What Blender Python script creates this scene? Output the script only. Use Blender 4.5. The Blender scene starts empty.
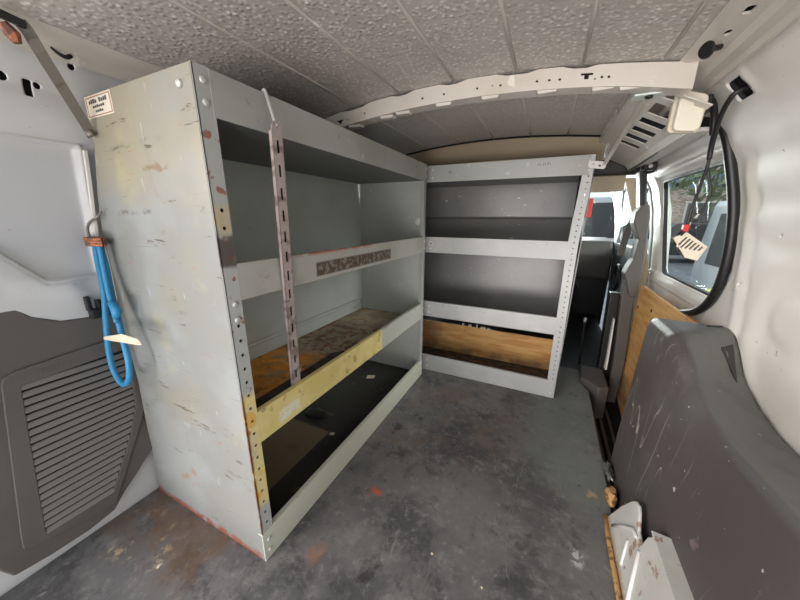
import bpy, bmesh, math, random
from mathutils import Vector, Matrix
random.seed(7)
SC = bpy.context.scene
COL = SC.collection
PI = math.pi

# ------------------------------------------------------------ camera, world, light, exposure
cam_d = bpy.data.cameras.new('camera')
cam_d.sensor_width = 36.0
cam_d.lens = 301.1 / 800.0 * 36.0
cam_d.clip_start = 0.01
cam = bpy.data.objects.new('camera', cam_d)
COL.objects.link(cam)
CM = [[0.90119015, -0.11821983, 0.41698967], [0.43339717, 0.23509962, -0.86999716], [0.00481681, 0.96475502, 0.26310561]]
m4 = Matrix(CM).to_4x4()
m4.translation = Vector((0, 0, 0.9))
cam.matrix_world = m4
SC.camera = cam

SC.view_settings.view_transform = 'Standard'
SC.view_settings.look = 'None'
SC.view_settings.gamma = 1.0
SC.view_settings.use_curve_mapping = False
SC.view_settings.exposure = 0.18

w = bpy.data.worlds.new('overcast_sky')
SC.world = w
w.use_nodes = True
nt = w.node_tree
bg = nt.nodes['Background']
geo = nt.nodes.new('ShaderNodeTexCoord')
sep = nt.nodes.new('ShaderNodeSeparateXYZ')
nt.links.new(geo.outputs['Generated'], sep.inputs[0])
cr = nt.nodes.new('ShaderNodeValToRGB')
cr.color_ramp.elements[0].position = 0.0
cr.color_ramp.elements[0].color = (0.84, 0.855, 0.865, 1)
cr.color_ramp.elements[1].position = 0.7
cr.color_ramp.elements[1].color = (0.68, 0.76, 0.87, 1)
nt.links.new(sep.outputs['Z'], cr.inputs[0])
nt.links.new(cr.outputs[0], bg.inputs['Color'])
bg.inputs['Strength'].default_value = 1.5

def area(name, loc, target, sx, sy, power, color=(1, 1, 1)):
    l = bpy.data.lights.new(name, 'AREA')
    l.shape = 'RECTANGLE'
    l.size = sx
    l.size_y = sy
    l.energy = power
    l.color = color
    o = bpy.data.objects.new(name, l)
    o.location = loc
    o.rotation_euler = (Vector(target) - Vector(loc)).to_track_quat('-Z', 'Y').to_euler()
    COL.objects.link(o)
    return o
# daylight that enters through the open rear doors
area('rear_door_daylight', (-2.6, -3.4, 1.9), (0.0, 1.2, 0.7), 3.6, 2.4, 230, (1.0, 0.955, 0.925))
# fill lamp added low behind the van to brighten the ceiling
area('ceiling_fill', (-0.45, -2.6, -0.60), (-0.3, 1.4, 1.0), 4.0, 2.0, 195, (1.0, 0.955, 0.925))
# daylight through the side window and the windscreen
area('side_window_daylight', (2.2, 1.5, 1.7), (-0.6, 1.2, 0.5), 1.2, 0.9, 100, (1.0, 0.985, 0.96))
area('windscreen_daylight', (-0.3, 4.7, 1.15), (-0.3, 1.4, 1.22), 1.6, 0.9, 120, (1.0, 0.985, 0.96))

# ------------------------------------------------------------ colours and materials
def lin(r, g=None, b=None):
    if g is None:
        g = b = r
    f = lambda c: (c / 255.0 / 12.92) if c / 255.0 <= 0.04045 else ((c / 255.0 + 0.055) / 1.055) ** 2.4
    return (f(r), f(g), f(b), 1.0)

class NT:
    def __init__(s, mat):
        s.t = mat.node_tree
        s.pos = s.t.nodes.new('ShaderNodeNewGeometry').outputs['Position']
        sp = s.t.nodes.new('ShaderNodeSeparateXYZ')
        s.t.links.new(s.pos, sp.inputs[0])
        s.xyz = sp.outputs
    def put(s, sock, v):
        if hasattr(v, 'node'):
            s.t.links.new(v, sock)
        else:
            sock.default_value = v
    def math(s, op, a, b=0.0, c=0.0, clamp=False):
        n = s.t.nodes.new('ShaderNodeMath')
        n.operation = op
        n.use_clamp = clamp
        s.put(n.inputs[0], a); s.put(n.inputs[1], b); s.put(n.inputs[2], c)
        return n.outputs[0]
    def step(s, v, lo, hi):
        n = s.t.nodes.new('ShaderNodeMapRange')
        n.interpolation_type = 'SMOOTHSTEP'
        s.put(n.inputs['Value'], v)
        n.inputs['From Min'].default_value = lo
        n.inputs['From Max'].default_value = hi
        return n.outputs[0]
    def coords(s, stretch, seed=0.0):
        n = s.t.nodes.new('ShaderNodeMapping')
        s.t.links.new(s.pos, n.inputs['Vector'])
        n.inputs['Scale'].default_value = stretch
        n.inputs['Location'].default_value = (seed * 3.1, seed * 1.7, seed * 2.3)
        return n.outputs[0]
    def noise(s, scale, stretch=(1, 1, 1), detail=3.0, seed=0.0, rough=0.55):
        n = s.t.nodes.new('ShaderNodeTexNoise')
        s.t.links.new(s.coords(stretch, seed), n.inputs['Vector'])
        n.inputs['Scale'].default_value = scale
        n.inputs['Detail'].default_value = detail
        n.inputs['Roughness'].default_value = rough
        return n.outputs[0]
    def voronoi(s, scale, stretch=(1, 1, 1), seed=0.0):
        n = s.t.nodes.new('ShaderNodeTexVoronoi')
        s.t.links.new(s.coords(stretch, seed), n.inputs['Vector'])
        n.inputs['Scale'].default_value = scale
        return n.outputs['Distance']

def mat(name, col, rough=0.5, metal=0.0, layers=(), bumps=(), spec=0.5, alpha=1.0, trans=0.0, emit=None):
    m = bpy.data.materials.new(name)
    m.use_nodes = True
    N = NT(m)
    b = m.node_tree.nodes['Principled BSDF']
    b.inputs['Metallic'].default_value = metal
    b.inputs['Specular IOR Level'].default_value = spec
    b.inputs['Transmission Weight'].default_value = trans
    b.inputs['Alpha'].default_value = alpha
    c, r = col, rough
    for k, L in enumerate(layers):
        sd = L.get('seed', k * 1.37 + len(name))
        if L.get('vor'):
            v = N.voronoi(L.get('s', 20), L.get('st', (1, 1, 1)), sd)
            mk = N.step(v, L['hi'], L['lo'])
        elif 'line' in L:
            v = N.noise(L['s'], L.get('st', (1, 1, 1)), L.get('d', 1.5), sd, .4)
            mk = N.step(N.math('ABSOLUTE', N.math('SUBTRACT', v, L.get('at', .5))), L['line'], L['line'] * .3)
            g = N.step(N.noise(L.get('gs', 5), (1, 1, 1), 2.0, sd + 9), L.get('lo', .5), L.get('lo', .5) + .08)
            mk = N.math('MULTIPLY', mk, g)
        elif 's' in L:
            v = N.noise(L['s'], L.get('st', (1, 1, 1)), L.get('d', 4.0), sd, L.get('nr', 0.55))
            mk = N.step(v, L['lo'], L['hi'])
        else:
            mk = 1.0
        wob = None
        if L.get('wob'):
            wob = N.math('MULTIPLY', N.math('SUBTRACT', N.noise(L.get('ws', 14), (1, 1, 1), 4.0, sd + 5), 0.5), L['wob'])
        for (ax, lo, hi, soft) in L.get('box', ()):
            p = N.xyz[ax]
            if wob is not None:
                p = N.math('ADD', p, wob)
            a = N.step(p, lo - soft, lo + soft)
            z = N.step(p, hi + soft, hi - soft)
            mk = N.math('MULTIPLY', mk, N.math('MULTIPLY', a, z))
        mk = N.math('MULTIPLY', mk, L.get('f', 1.0), clamp=True)
        mx = N.t.nodes.new('ShaderNodeMix')
        mx.data_type = 'RGBA'
        N.put(mx.inputs['Factor'], mk)
        N.put(mx.inputs[6], c)
        N.put(mx.inputs[7], L['c'])
        c = mx.outputs[2]
        if 'r' in L:
            mr = N.t.nodes.new('ShaderNodeMix')
            N.put(mr.inputs['Factor'], mk)
            N.put(mr.inputs[2], r)
            N.put(mr.inputs[3], L['r'])
            r = mr.outputs[0]
    N.put(b.inputs['Base Color'], c)
    N.put(b.inputs['Roughness'], r)
    if emit:
        b.inputs['Emission Color'].default_value = emit[0]
        b.inputs['Emission Strength'].default_value = emit[1]
    nrm = None
    for k, B in enumerate(bumps):
        if B.get('vor'):
            h = N.step(N.voronoi(B['s'], B.get('st', (1, 1, 1)), k + .5), 0.0, B.get('w', 0.7))
            h = N.math('SUBTRACT', 1.0, h)
        else:
            h = N.noise(B['s'], B.get('st', (1, 1, 1)), B.get('d', 3.0), k + 2.0)
        bn = N.t.nodes.new('ShaderNodeBump')
        bn.inputs['Strength'].default_value = B.get('k', 0.3)
        bn.inputs['Distance'].default_value = B.get('dist', 0.002)
        N.t.links.new(h, bn.inputs['Height'])
        if nrm is not None:
            N.t.links.new(nrm, bn.inputs['Normal'])
        nrm = bn.outputs[0]
    if nrm is not None:
        N.t.links.new(nrm, b.inputs['Normal'])
    return m

def scr(col, s=9, st=(1, 1, 1), lo=.68, hi=.74, f=.7, **k):
    d = dict(c=col, s=s, st=st, lo=lo, hi=hi, f=f); d.update(k); return d

GREY = lin(172, 172, 165)
GREY2 = lin(160, 158, 151)
RUST = lin(140, 74, 44)
M = {}
M['panel'] = mat('painted_grey_steel_scratched', lin(128, 128, 123), 0.42, layers=[
    scr(lin(144, 147, 147), 4, (1, 1, 1), .42, .62, .6),
    scr(lin(138, 132, 114), 5, (1, 1, 1), .50, .70, .5),
    dict(c=lin(150, 141, 118), s=4, lo=.25, hi=.6, box=[(2, .96, 1.3, .08)], wob=.2, ws=5, f=.8),
    scr(lin(84, 72, 58), 7, (1, 1, 7), .645, .68, .85, nr=.7),
    scr(lin(150, 92, 66), 16, (1, 1, 4), .68, .71, .8, nr=.7),
    scr(lin(176, 177, 176), 13, (4, 1, 1), .68, .71, .4),
    dict(c=lin(96, 98, 84), s=2.2, st=(1, 1, 12), line=.006, lo=.52, gs=7, f=.6, d=3),
    dict(c=lin(134, 112, 92), s=1.6, st=(12, 1, 1), line=.004, lo=.55, gs=6, f=.5, at=.45),
    scr(lin(168, 160, 124), 5, (1, 1, 1), .60, .72, .5),
    dict(c=lin(132, 66, 44), s=30, lo=.3, hi=.5, box=[(2, -.1, .018, .012), (0, -1.2, -.60, .02)], wob=.05, ws=30, f=.95, r=.8),
    dict(c=lin(140, 116, 96), s=26, lo=.48, hi=.58, box=[(0, -.93, -.84, .01), (2, .13, .19, .01)], wob=.05, ws=25, f=.7),
    dict(c=lin(120, 92, 62), box=[(0, -.80, -.705, .01), (2, .993, 1.003, .004)], wob=.03, ws=40, f=.7, s=40, lo=.4, hi=.5),
    dict(c=lin(78, 70, 60), box=[(0, -.98, -.80, .01), (2, .905, .915, .004)], wob=.02, ws=30, f=.7, s=30, lo=.45, hi=.6),
    dict(c=lin(84, 78, 70), box=[(0, -.92, -.72, .03), (2, 1.045, 1.052, .004)], wob=.03, ws=20, f=.6, s=20, lo=.4, hi=.6),
], bumps=[dict(s=6, k=.12, dist=.004), dict(s=90, k=.08, dist=.001)])
YEL = lin(226, 206, 140)
M['steel'] = mat('grey_painted_shelf_steel', lin(168, 169, 164), 0.4, layers=[
    scr(lin(150, 148, 138), 5, (1, 1, 1), .45, .65, .5),
    scr(lin(120, 104, 84), 24, (1, 1, 1), .66, .70, .6),
    scr(lin(205, 206, 204), 15, (2, 2, 2), .66, .70, .5),
], bumps=[dict(s=40, k=.05, dist=.001)])
M['post'] = mat('grey_steel_post_stained_yellow', lin(176, 177, 172), 0.42, layers=[
    dict(c=YEL, s=6, lo=.25, hi=.5, box=[(2, .18, .50, .012), (1, .3, .50, .02)], wob=.03, f=.95),  # lower stretch of the post toned yellow
    dict(c=lin(226, 170, 70), s=20, lo=.52, hi=.62, box=[(2, .2, .46, .01), (1, .3, .5, .02)], f=.8),
    dict(c=lin(70, 56, 48), s=25, lo=.3, hi=.5, box=[(2, .80, .87, .006), (1, .3, .50, .02)], wob=.02, f=.9),
    dict(c=lin(196, 172, 120), s=25, lo=.3, hi=.5, box=[(2, .87, .92, .01), (1, .3, .50, .02)], wob=.03, f=.6),
    scr(RUST, 30, (1, 1, 1), .62, .66, .8),
    dict(c=RUST, s=30, lo=.42, hi=.5, box=[(1, .38, .392, .002), (2, 0, .5, .02)], f=.8),
], bumps=[dict(s=60, k=.06, dist=.001)])
M['yellow_lip'] = mat('grey_steel_lip_stained_yellow', lin(176, 176, 168), 0.42, layers=[
    dict(c=YEL, box=[(1, .3, 1.045, .004)], f=.95),  # near part of the lip toned yellow up to a sharp edge
    dict(c=lin(206, 188, 110), s=9, lo=.42, hi=.62, box=[(1, .3, 1.045, .004)], f=.6),
    dict(c=lin(172, 134, 66), s=22, lo=.60, hi=.68, box=[(1, .3, 1.05, .01)], f=.7),
    dict(c=lin(226, 222, 206), s=60, lo=.40, hi=.48, box=[(1, .485, .56, .006), (2, .372, .405, .004)], wob=.012, ws=60, f=.9),
    scr(lin(120, 104, 84), 24, (1, 1, 1), .66, .70, .6),
], bumps=[dict(s=40, k=.05, dist=.001)])
M['worn_lip'] = mat('grey_steel_lip_with_torn_label_residue', lin(174, 172, 164), 0.42, layers=[
    scr(lin(150, 148, 138), 5, (1, 1, 1), .45, .65, .5),
    dict(c=lin(88, 78, 66), box=[(1, .665, 1.125, .004), (2, .736, .776, .003)], f=1.0, r=.8),
    dict(c=lin(140, 132, 118), s=55, lo=.5, hi=.58, box=[(1, .665, 1.125, .004), (2, .736, .776, .003)], f=.8),
    dict(c=lin(160, 96, 60), s=30, lo=.4, hi=.5, box=[(2, .799, .82, .003), (1, .60, .98, .04)], f=.8),
    scr(lin(120, 104, 84), 24, (1, 1, 1), .66, .70, .5),
], bumps=[dict(s=40, k=.05, dist=.001)])
M['bottom_lip'] = mat('pale_grey_green_bottom_lip', lin(206, 206, 190), 0.4, layers=[
    scr(lin(206, 204, 178), 4, (1, 1, 1), .4, .6, .5),
    scr(lin(120, 110, 90), 30, (1, 1, 1), .68, .71, .6),
])
M['inner'] = mat('grey_painted_back_panel', lin(184, 187, 181), 0.38, layers=[
    scr(lin(168, 170, 163), 3, (1, 1, 1), .42, .62, .6),
    scr(lin(200, 202, 200), 22, (1, 1, 1), .71, .74, .6),
    scr(lin(90, 80, 70), 18, (1, 3, 3), .70, .73, .6),
], bumps=[dict(s=3, k=.1, dist=.01)])
M['rshelf'] = mat('shiny_worn_grey_steel', lin(118, 117, 117), 0.34, metal=.2, layers=[
    scr(lin(138, 133, 128), 4, (1, 1, 1), .45, .65, .5),
    scr(lin(212, 210, 206), 26, (1, 1, 3), .68, .71, .7),
    scr(lin(92, 84, 76), 30, (1, 1, 3), .69, .72, .6),
], bumps=[dict(s=4, k=.1, dist=.01)])
M['rlip'] = mat('light_grey_front_lip', lin(178, 178, 176), 0.36, layers=[
    scr(lin(196, 194, 190), 5, (1, 1, 1), .45, .65, .5),
    scr(lin(120, 110, 100), 34, (1, 1, 1), .68, .71, .6),
])
M['rusty_shelf'] = mat('shelf_top_with_orange_rust', lin(164, 150, 124), 0.6, layers=[
    scr(lin(120, 108, 90), 8, (1, 1, 1), .4, .6, .7),
    dict(c=lin(230, 150, 52), s=14, lo=.34, hi=.55, box=[(1, .30, .86, .04), (0, -1.0, -.70, .02)], wob=.12, ws=8, f=.95, r=.75),
    dict(c=lin(244, 176, 66), s=30, lo=.5, hi=.62, box=[(1, .30, .80, .04)], wob=.12, ws=8, f=.7),
    dict(c=lin(104, 62, 38), s=26, lo=.48, hi=.58, box=[(1, .86, 1.25, .06)], f=.85),
    dict(c=lin(130, 76, 50), s=20, lo=.58, hi=.66, f=.7),
], bumps=[dict(s=60, k=.3, dist=.002)])
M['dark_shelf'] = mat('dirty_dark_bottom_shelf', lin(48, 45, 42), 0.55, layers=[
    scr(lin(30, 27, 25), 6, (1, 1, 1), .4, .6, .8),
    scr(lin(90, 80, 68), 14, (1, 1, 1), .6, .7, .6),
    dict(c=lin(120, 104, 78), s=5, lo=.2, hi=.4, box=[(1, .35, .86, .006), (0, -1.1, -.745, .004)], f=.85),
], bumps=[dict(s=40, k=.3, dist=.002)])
M['dirt_shelf'] = mat('dusty_brown_shelf_bottom', lin(92, 80, 72), 0.7, layers=[
    scr(lin(56, 48, 44), 14, (1, 2, 1), .42, .58, .9),
    scr(lin(150, 132, 116), 24, (1, 2, 1), .58, .68, .7),
], bumps=[dict(s=40, k=.5, dist=.003)])
M['rust_edge_shelf'] = mat('grey_shelf_with_rust_bloom', lin(140, 134, 126), 0.5, layers=[
    scr(lin(128, 84, 60), 18, (1, 1, 1), .48, .60, .9)])
M['under'] = mat('dull_grey_shelf_steel', lin(112, 112, 110), 0.55)
M['bolt'] = mat('zinc_bolt', lin(206, 204, 198), 0.35, metal=.3)
M['white'] = mat('white_van_paint', lin(226, 222, 214), 0.40, layers=[
    scr(lin(200, 194, 184), 3, (1, 1, 1), .45, .7, .5),
    scr(lin(150, 140, 128), 40, (1, 1, 1), .715, .74, .7),
], bumps=[dict(s=5, k=.12, dist=.006)])
M['white_left'] = mat('white_van_paint_dusty', lin(198, 197, 196), 0.35, layers=[  # left wall paint, slightly darker and cooler than the other white
    scr(lin(186, 182, 176), 3, (1, 1, 1), .45, .7, .6),
    dict(c=lin(186, 186, 188), box=[(2, .80, 1.05, .03), (1, -.5, .36, .02)], f=.8),  # slightly darker, cooler tone over the pressed recess
    scr(lin(120, 110, 100), 40, (1, 1, 3), .72, .74, .6),
], bumps=[dict(s=5, k=.1, dist=.006)])
M['rail'] = mat('beige_white_roof_rail_paint', lin(200, 193, 182), 0.32, layers=[
    scr(lin(186, 178, 164), 5, (1, 1, 1), .45, .65, .6),
    scr(lin(236, 232, 222), 18, (1, 1, 1), .66, .72, .5),
])
M['ceiling'] = mat('grey_roof_liner_with_drops', lin(178, 172, 164), 0.38, layers=[
    scr(lin(160, 154, 146), 3, (1, 1, 1), .4, .6, .6),
    dict(c=lin(226, 221, 212), vor=True, s=84, lo=.16, hi=.42, f=.85, r=.2),  # bright highlights on the drops painted in as pale dots
], bumps=[dict(vor=True, s=84, k=.6, dist=.0022, w=.6), dict(s=110, k=.4, dist=.0015)])
M['headliner'] = mat('tan_headliner_edge', lin(150, 134, 112), 0.85)
M['cream'] = mat('cream_plastic_trim', lin(214, 198, 168), 0.6)
M['floor'] = mat('worn_black_rubber_floor', lin(108, 105, 104), 0.5, spec=.5, layers=[
    scr(lin(74, 72, 73), 3.2, (1, 1, 1), .40, .60, .9, d=6),
    dict(c=lin(128, 124, 121), s=9, lo=.47, hi=.66, d=10, nr=.75, f=.75),
    dict(c=lin(142, 138, 134), s=34, lo=.52, hi=.66, d=8, nr=.75, f=.6),
    dict(c=lin(58, 56, 58), s=12, lo=.50, hi=.66, d=10, nr=.75, f=.75),
    dict(c=lin(150, 146, 142), s=2.0, st=(7, 1, 1), line=.006, lo=.52, gs=7, d=4, f=.4),
    scr(lin(112, 108, 106), 5.5, (1, 1, 1), .52, .68, .6, d=8, nr=.65),
    dict(c=lin(116, 120, 110), s=4, lo=.3, hi=.5, box=[(0, .02, .4, .07), (1, .95, 2.4, .1)], wob=.3, ws=4, f=.65),
    dict(c=lin(116, 98, 86), s=11, lo=.5, hi=.66, box=[(0, -.62, -.05, .12), (1, .9, 1.6, .12)], wob=.3, ws=5, f=.5),
    scr(lin(40, 38, 40), 11, (1, 1, 1), .60, .70, .7, d=7, nr=.7),
    scr(lin(158, 154, 148), 30, (1, 1, 1), .66, .72, .6, d=5, nr=.65),
    scr(lin(170, 166, 158), 26, (1, 3, 1), .70, .73, .7, d=6, nr=.7),
    dict(c=lin(190, 168, 138), s=24, lo=.56, hi=.66, d=6, nr=.65, box=[(0, -1.02, -.84, .03), (1, .20, .36, .03)], wob=.14, ws=14, f=.9),
    dict(c=lin(110, 84, 62), s=12, lo=.35, hi=.6, box=[(0, -1.1, -.7, .03), (1, .24, .40, .03)], wob=.1, ws=10, f=.7),
    dict(c=lin(190, 88, 52), box=[(0, -.440, -.405, .008), (1, .690, .720, .008)], wob=.05, ws=40, f=.95),
    dict(c=lin(150, 104, 76), s=20, lo=.3, hi=.5, box=[(0, -.50, -.46, .015), (1, .44, .48, .02)], wob=.05, ws=30, f=.8),
    dict(c=lin(176, 150, 116), box=[(0, .225, .25, .008), (1, 1.00, 1.03, .008)], wob=.05, ws=40, f=.9),
    dict(c=lin(186, 186, 184), s=60, lo=.46, hi=.54, box=[(0, .165, .19, .008), (1, .74, .79, .008)], wob=.02, ws=40, f=.9),
], bumps=[dict(s=14, k=.35, dist=.006, d=6), dict(s=120, k=.25, dist=.001)])
M['trim'] = mat('dark_grey_moulded_plastic', lin(84, 79, 76), 0.55, layers=[
    scr(lin(100, 95, 91), 4, (1, 1, 1), .45, .7, .4)], bumps=[dict(s=250, k=.12, dist=.0006)])
M['rib'] = mat('grey_ribbed_vent_plastic', lin(112, 107, 103), 0.5, bumps=[dict(s=250, k=.1, dist=.0006)])
M['arch'] = mat('scuffed_dark_wheel_arch_plastic', lin(78, 72, 70), 0.46, layers=[
    scr(lin(92, 90, 88), 3, (1, 1, 1), .45, .7, .7),
    dict(c=lin(176, 170, 162), s=3, st=(1, 5, .8), line=.006, lo=.46, gs=3, f=.8, d=1, box=[(0, .2, .352, .006)]),
    dict(c=lin(150, 144, 138), s=3, st=(1, 6, .8), line=.006, lo=.48, gs=4, f=.7, at=.42, d=1, box=[(0, .2, .352, .006)]),
    dict(c=lin(160, 156, 150), s=2.4, st=(1, 5, 3), line=.004, lo=.60, gs=4, f=.5, d=2.5, at=.55),
    scr(lin(140, 124, 116), 18, (1, 1, 1), .66, .73, .5),
    scr(lin(196, 192, 186), 45, (1, 1, 1), .70, .72, .8),
    scr(lin(120, 118, 114), 9, (1, 1, 1), .60, .72, .5, d=7, nr=.7),
    dict(c=lin(104, 106, 102), s=6, lo=.3, hi=.5, box=[(0, .385, .6, .012)], f=.75),
], bumps=[dict(s=5, k=.15, dist=.01), dict(s=200, k=.1, dist=.0006)])
M['black'] = mat('black_rubber_or_plastic', lin(26, 25, 25), 0.4)
M['blackmat'] = mat('matt_black_cavity', lin(14, 14, 14), 0.9)
M['pillar'] = mat('dark_brown_grey_pillar_trim', lin(84, 79, 74), 0.55)
M['ply'] = mat('orange_brown_plywood', lin(220, 170, 104), 0.55, layers=[
    scr(lin(198, 138, 74), 6, (1, 1, 7), .38, .66, .9),
    scr(lin(222, 176, 110), 9, (1, 1, 9), .5, .72, .6),
    scr(lin(110, 84, 60), 16, (1, 1, 1), .66, .76, .4),
    dict(c=lin(96, 84, 72), s=10, lo=.3, hi=.6, box=[(2, -.1, .055, .02), (1, 1.7, 2, .01)], wob=.05, f=.7),
    dict(c=lin(110, 92, 70), s=8, lo=.3, hi=.6, box=[(0, -.72, -.55, .03), (1, 1.7, 2, .01)], wob=.05, f=.5),
])
M['blue'] = mat('blue_rope', lin(40, 124, 168), 0.5, bumps=[dict(s=200, st=(1, 1, 2), k=.5, dist=.002)])
M['paper'] = mat('worn_paper', lin(204, 188, 166), 0.7, layers=[scr(lin(180, 150, 120), 60, (1, 1, 1), .55, .65, .6)])
M['label'] = mat('cream_paper_label', lin(218, 206, 188), 0.6)
M['labelred'] = mat('reddish_brown_print', lin(150, 96, 80), 0.6)
M['ink'] = mat('dark_ink', lin(64, 66, 72), 0.6)
M['strut'] = mat('dull_grey_steel_strap', lin(124, 118, 110), 0.4, metal=.3, layers=[scr(lin(96, 78, 64), 30, (1, 1, 1), .6, .7, .6)])
M['pinkstrut'] = mat('dull_mauve_slotted_steel', lin(176, 160, 156), 0.45, metal=.1, layers=[
    scr(lin(96, 78, 72), 30, (1, 1, 1), .5, .6, .6), scr(lin(190, 180, 174), 24, (1, 1, 1), .62, .68, .6)])
M['rustpart'] = mat('rusty_brown_fitting', lin(112, 76, 64), 0.7, layers=[scr(lin(180, 110, 70), 60, (1, 1, 1), .5, .6, .8)])
M['bracket'] = mat('dirty_off_white_painted_metal', lin(196, 194, 188), 0.4, layers=[
    scr(lin(178, 174, 164), 6, (1, 1, 1), .45, .65, .6),
    scr(lin(140, 104, 70), 24, (1, 1, 1), .62, .68, .8),
    dict(c=lin(150, 118, 84), s=40, lo=.35, hi=.5, box=[(0, .2, .272, .003)], f=.8),
    scr(lin(110, 100, 90), 30, (1, 4, 1), .68, .70, .6),
])
M['lens'] = mat('yellowed_white_lamp_lens', lin(222, 214, 196), 0.4)
M['socket'] = mat('ivory_plastic', lin(206, 196, 176), 0.5)
M['red'] = mat('red_plastic', lin(196, 40, 30), 0.4)
M['seat'] = mat('black_seat_fabric', lin(22, 21, 21), 0.8)
M['seal'] = M['black']
M['asphalt'] = mat('grey_asphalt', lin(150, 151, 152), 0.85, layers=[scr(lin(112, 114, 118), 3, (1, 1, 1), .4, .6, .6)])
M['brick'] = mat('pale_brown_brick_wall', lin(206, 190, 174), 0.8, layers=[scr(lin(164, 134, 112), 6, (1, 1, 3), .4, .6, .8)])
M['bluepaint'] = mat('blue_paint', lin(120, 144, 176), 0.5)
M['silver'] = mat('silver_car_paint', lin(190, 194, 194), 0.25, metal=.2)
M['darkcar'] = mat('dark_car_paint', lin(44, 46, 48), 0.3)
M['yellow'] = mat('pale_yellow_plastic', lin(222, 212, 140), 0.5)  # plain pale yellow, used for the half ring round a car wheel
M['leaf'] = mat('tree_foliage', lin(112, 122, 88), 0.8, layers=[scr(lin(150, 156, 120), 6, (1, 1, 1), .45, .6, .8)])
M['bark'] = mat('tree_bark', lin(92, 78, 66), 0.9)
M['cardboard'] = mat('brown_fibre_scrap', lin(190, 146, 92), 0.8, layers=[scr(lin(80, 60, 44), 50, (1, 1, 1), .5, .6, .8)])
M['foil'] = mat('crumpled_clear_wrap', lin(120, 118, 116), 0.2, metal=.5, bumps=[dict(s=50, k=1, dist=.01)])

def glass():
    m = bpy.data.materials.new('window_glass')
    m.use_nodes = True
    t = m.node_tree
    t.nodes.clear()
    o = t.nodes.new('ShaderNodeOutputMaterial')
    mx = t.nodes.new('ShaderNodeMixShader')
    tr = t.nodes.new('ShaderNodeBsdfTransparent')
    tr.inputs[0].default_value = (.88, .92, .92, 1)
    gl = t.nodes.new('ShaderNodeBsdfGlossy')
    gl.inputs['Roughness'].default_value = .02
    mx.inputs[0].default_value = .07
    t.links.new(tr.outputs[0], mx.inputs[1])
    t.links.new(gl.outputs[0], mx.inputs[2])
    t.links.new(mx.outputs[0], o.inputs[0])
    return m
M['glass'] = glass()

# ------------------------------------------------------------ mesh helpers
def V(*a): return Vector(a)

def add_box(bm, a, b):
    x0, y0, z0 = a; x1, y1, z1 = b
    vs = [bm.verts.new(p) for p in ((x0, y0, z0), (x1, y0, z0), (x1, y1, z0), (x0, y1, z0), (x0, y0, z1), (x1, y0, z1), (x1, y1, z1), (x0, y1, z1))]
    for f in ((0, 3, 2, 1), (4, 5, 6, 7), (0, 1, 5, 4), (1, 2, 6, 5), (2, 3, 7, 6), (3, 0, 4, 7)):
        bm.faces.new([vs[i] for i in f])
    return vs

def box_bm(a, b):
    bm = bmesh.new(); add_box(bm, a, b); return bm

def add_hexa(bm, pts):
    vs = [bm.verts.new(p) for p in pts]
    for f in ((0, 3, 2, 1), (4, 5, 6, 7), (0, 1, 5, 4), (1, 2, 6, 5), (2, 3, 7, 6), (3, 0, 4, 7)):
        bm.faces.new([vs[i] for i in f])

def add_prism(bm, poly, fn, t0, t1):
    """poly of 2-D points, fn(u, v, t) -> xyz"""
    a = [bm.verts.new(fn(u, v, t0)) for u, v in poly]
    b = [bm.verts.new(fn(u, v, t1)) for u, v in poly]
    n = len(poly)
    bm.faces.new(a[::-1]); bm.faces.new(b)
    for i in range(n):
        j = (i + 1) % n
        bm.faces.new((a[i], a[j], b[j], b[i]))

def prism(poly, fn, t0, t1):
    bm = bmesh.new(); add_prism(bm, poly, fn, t0, t1); return bm

def add_holed(bm, outer, holes, fn, t0, t1):
    """flat plate with real holes; fn(u, v, t) -> xyz"""
    tmp = bmesh.new()
    edges = []
    for loop in [outer] + list(holes):
        vs = [tmp.verts.new((p[0], p[1], 0)) for p in loop]
        for i in range(len(vs)):
            edges.append(tmp.edges.new((vs[i], vs[(i + 1) % len(vs)])))
    r = bmesh.ops.triangle_fill(tmp, use_beauty=True, use_dissolve=False, edges=edges, normal=(0, 0, 1))
    tmp.verts.index_update()
    tv = list(tmp.verts)
    A = [bm.verts.new(fn(v.co.x, v.co.y, t0)) for v in tv]
    B = [bm.verts.new(fn(v.co.x, v.co.y, t1)) for v in tv]
    for f in tmp.faces:
        ids = [v.index for v in f.verts]
        bm.faces.new([A[i] for i in ids][::-1])
        bm.faces.new([B[i] for i in ids])
    for e in tmp.edges:
        if len(e.link_faces) == 1:
            i, j = e.verts[0].index, e.verts[1].index
            bm.faces.new((A[i], A[j], B[j], B[i]))
    tmp.free()

def circ(cx, cy, r, n=10, ry=None):
    ry = ry or r
    return [(cx + r * math.cos(2 * PI * k / n), cy + ry * math.sin(2 * PI * k / n)) for k in range(n)]

def rrect(x0, y0, x1, y1, r, n=5):
    o = []
    for cx, cy, a in ((x1 - r, y1 - r, 0), (x0 + r, y1 - r, 90), (x0 + r, y0 + r, 180), (x1 - r, y0 + r, 270)):
        for k in range(n + 1):
            t = math.radians(a + 90 * k / n)
            o.append((cx + r * math.cos(t), cy + r * math.sin(t)))
    return o

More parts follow.
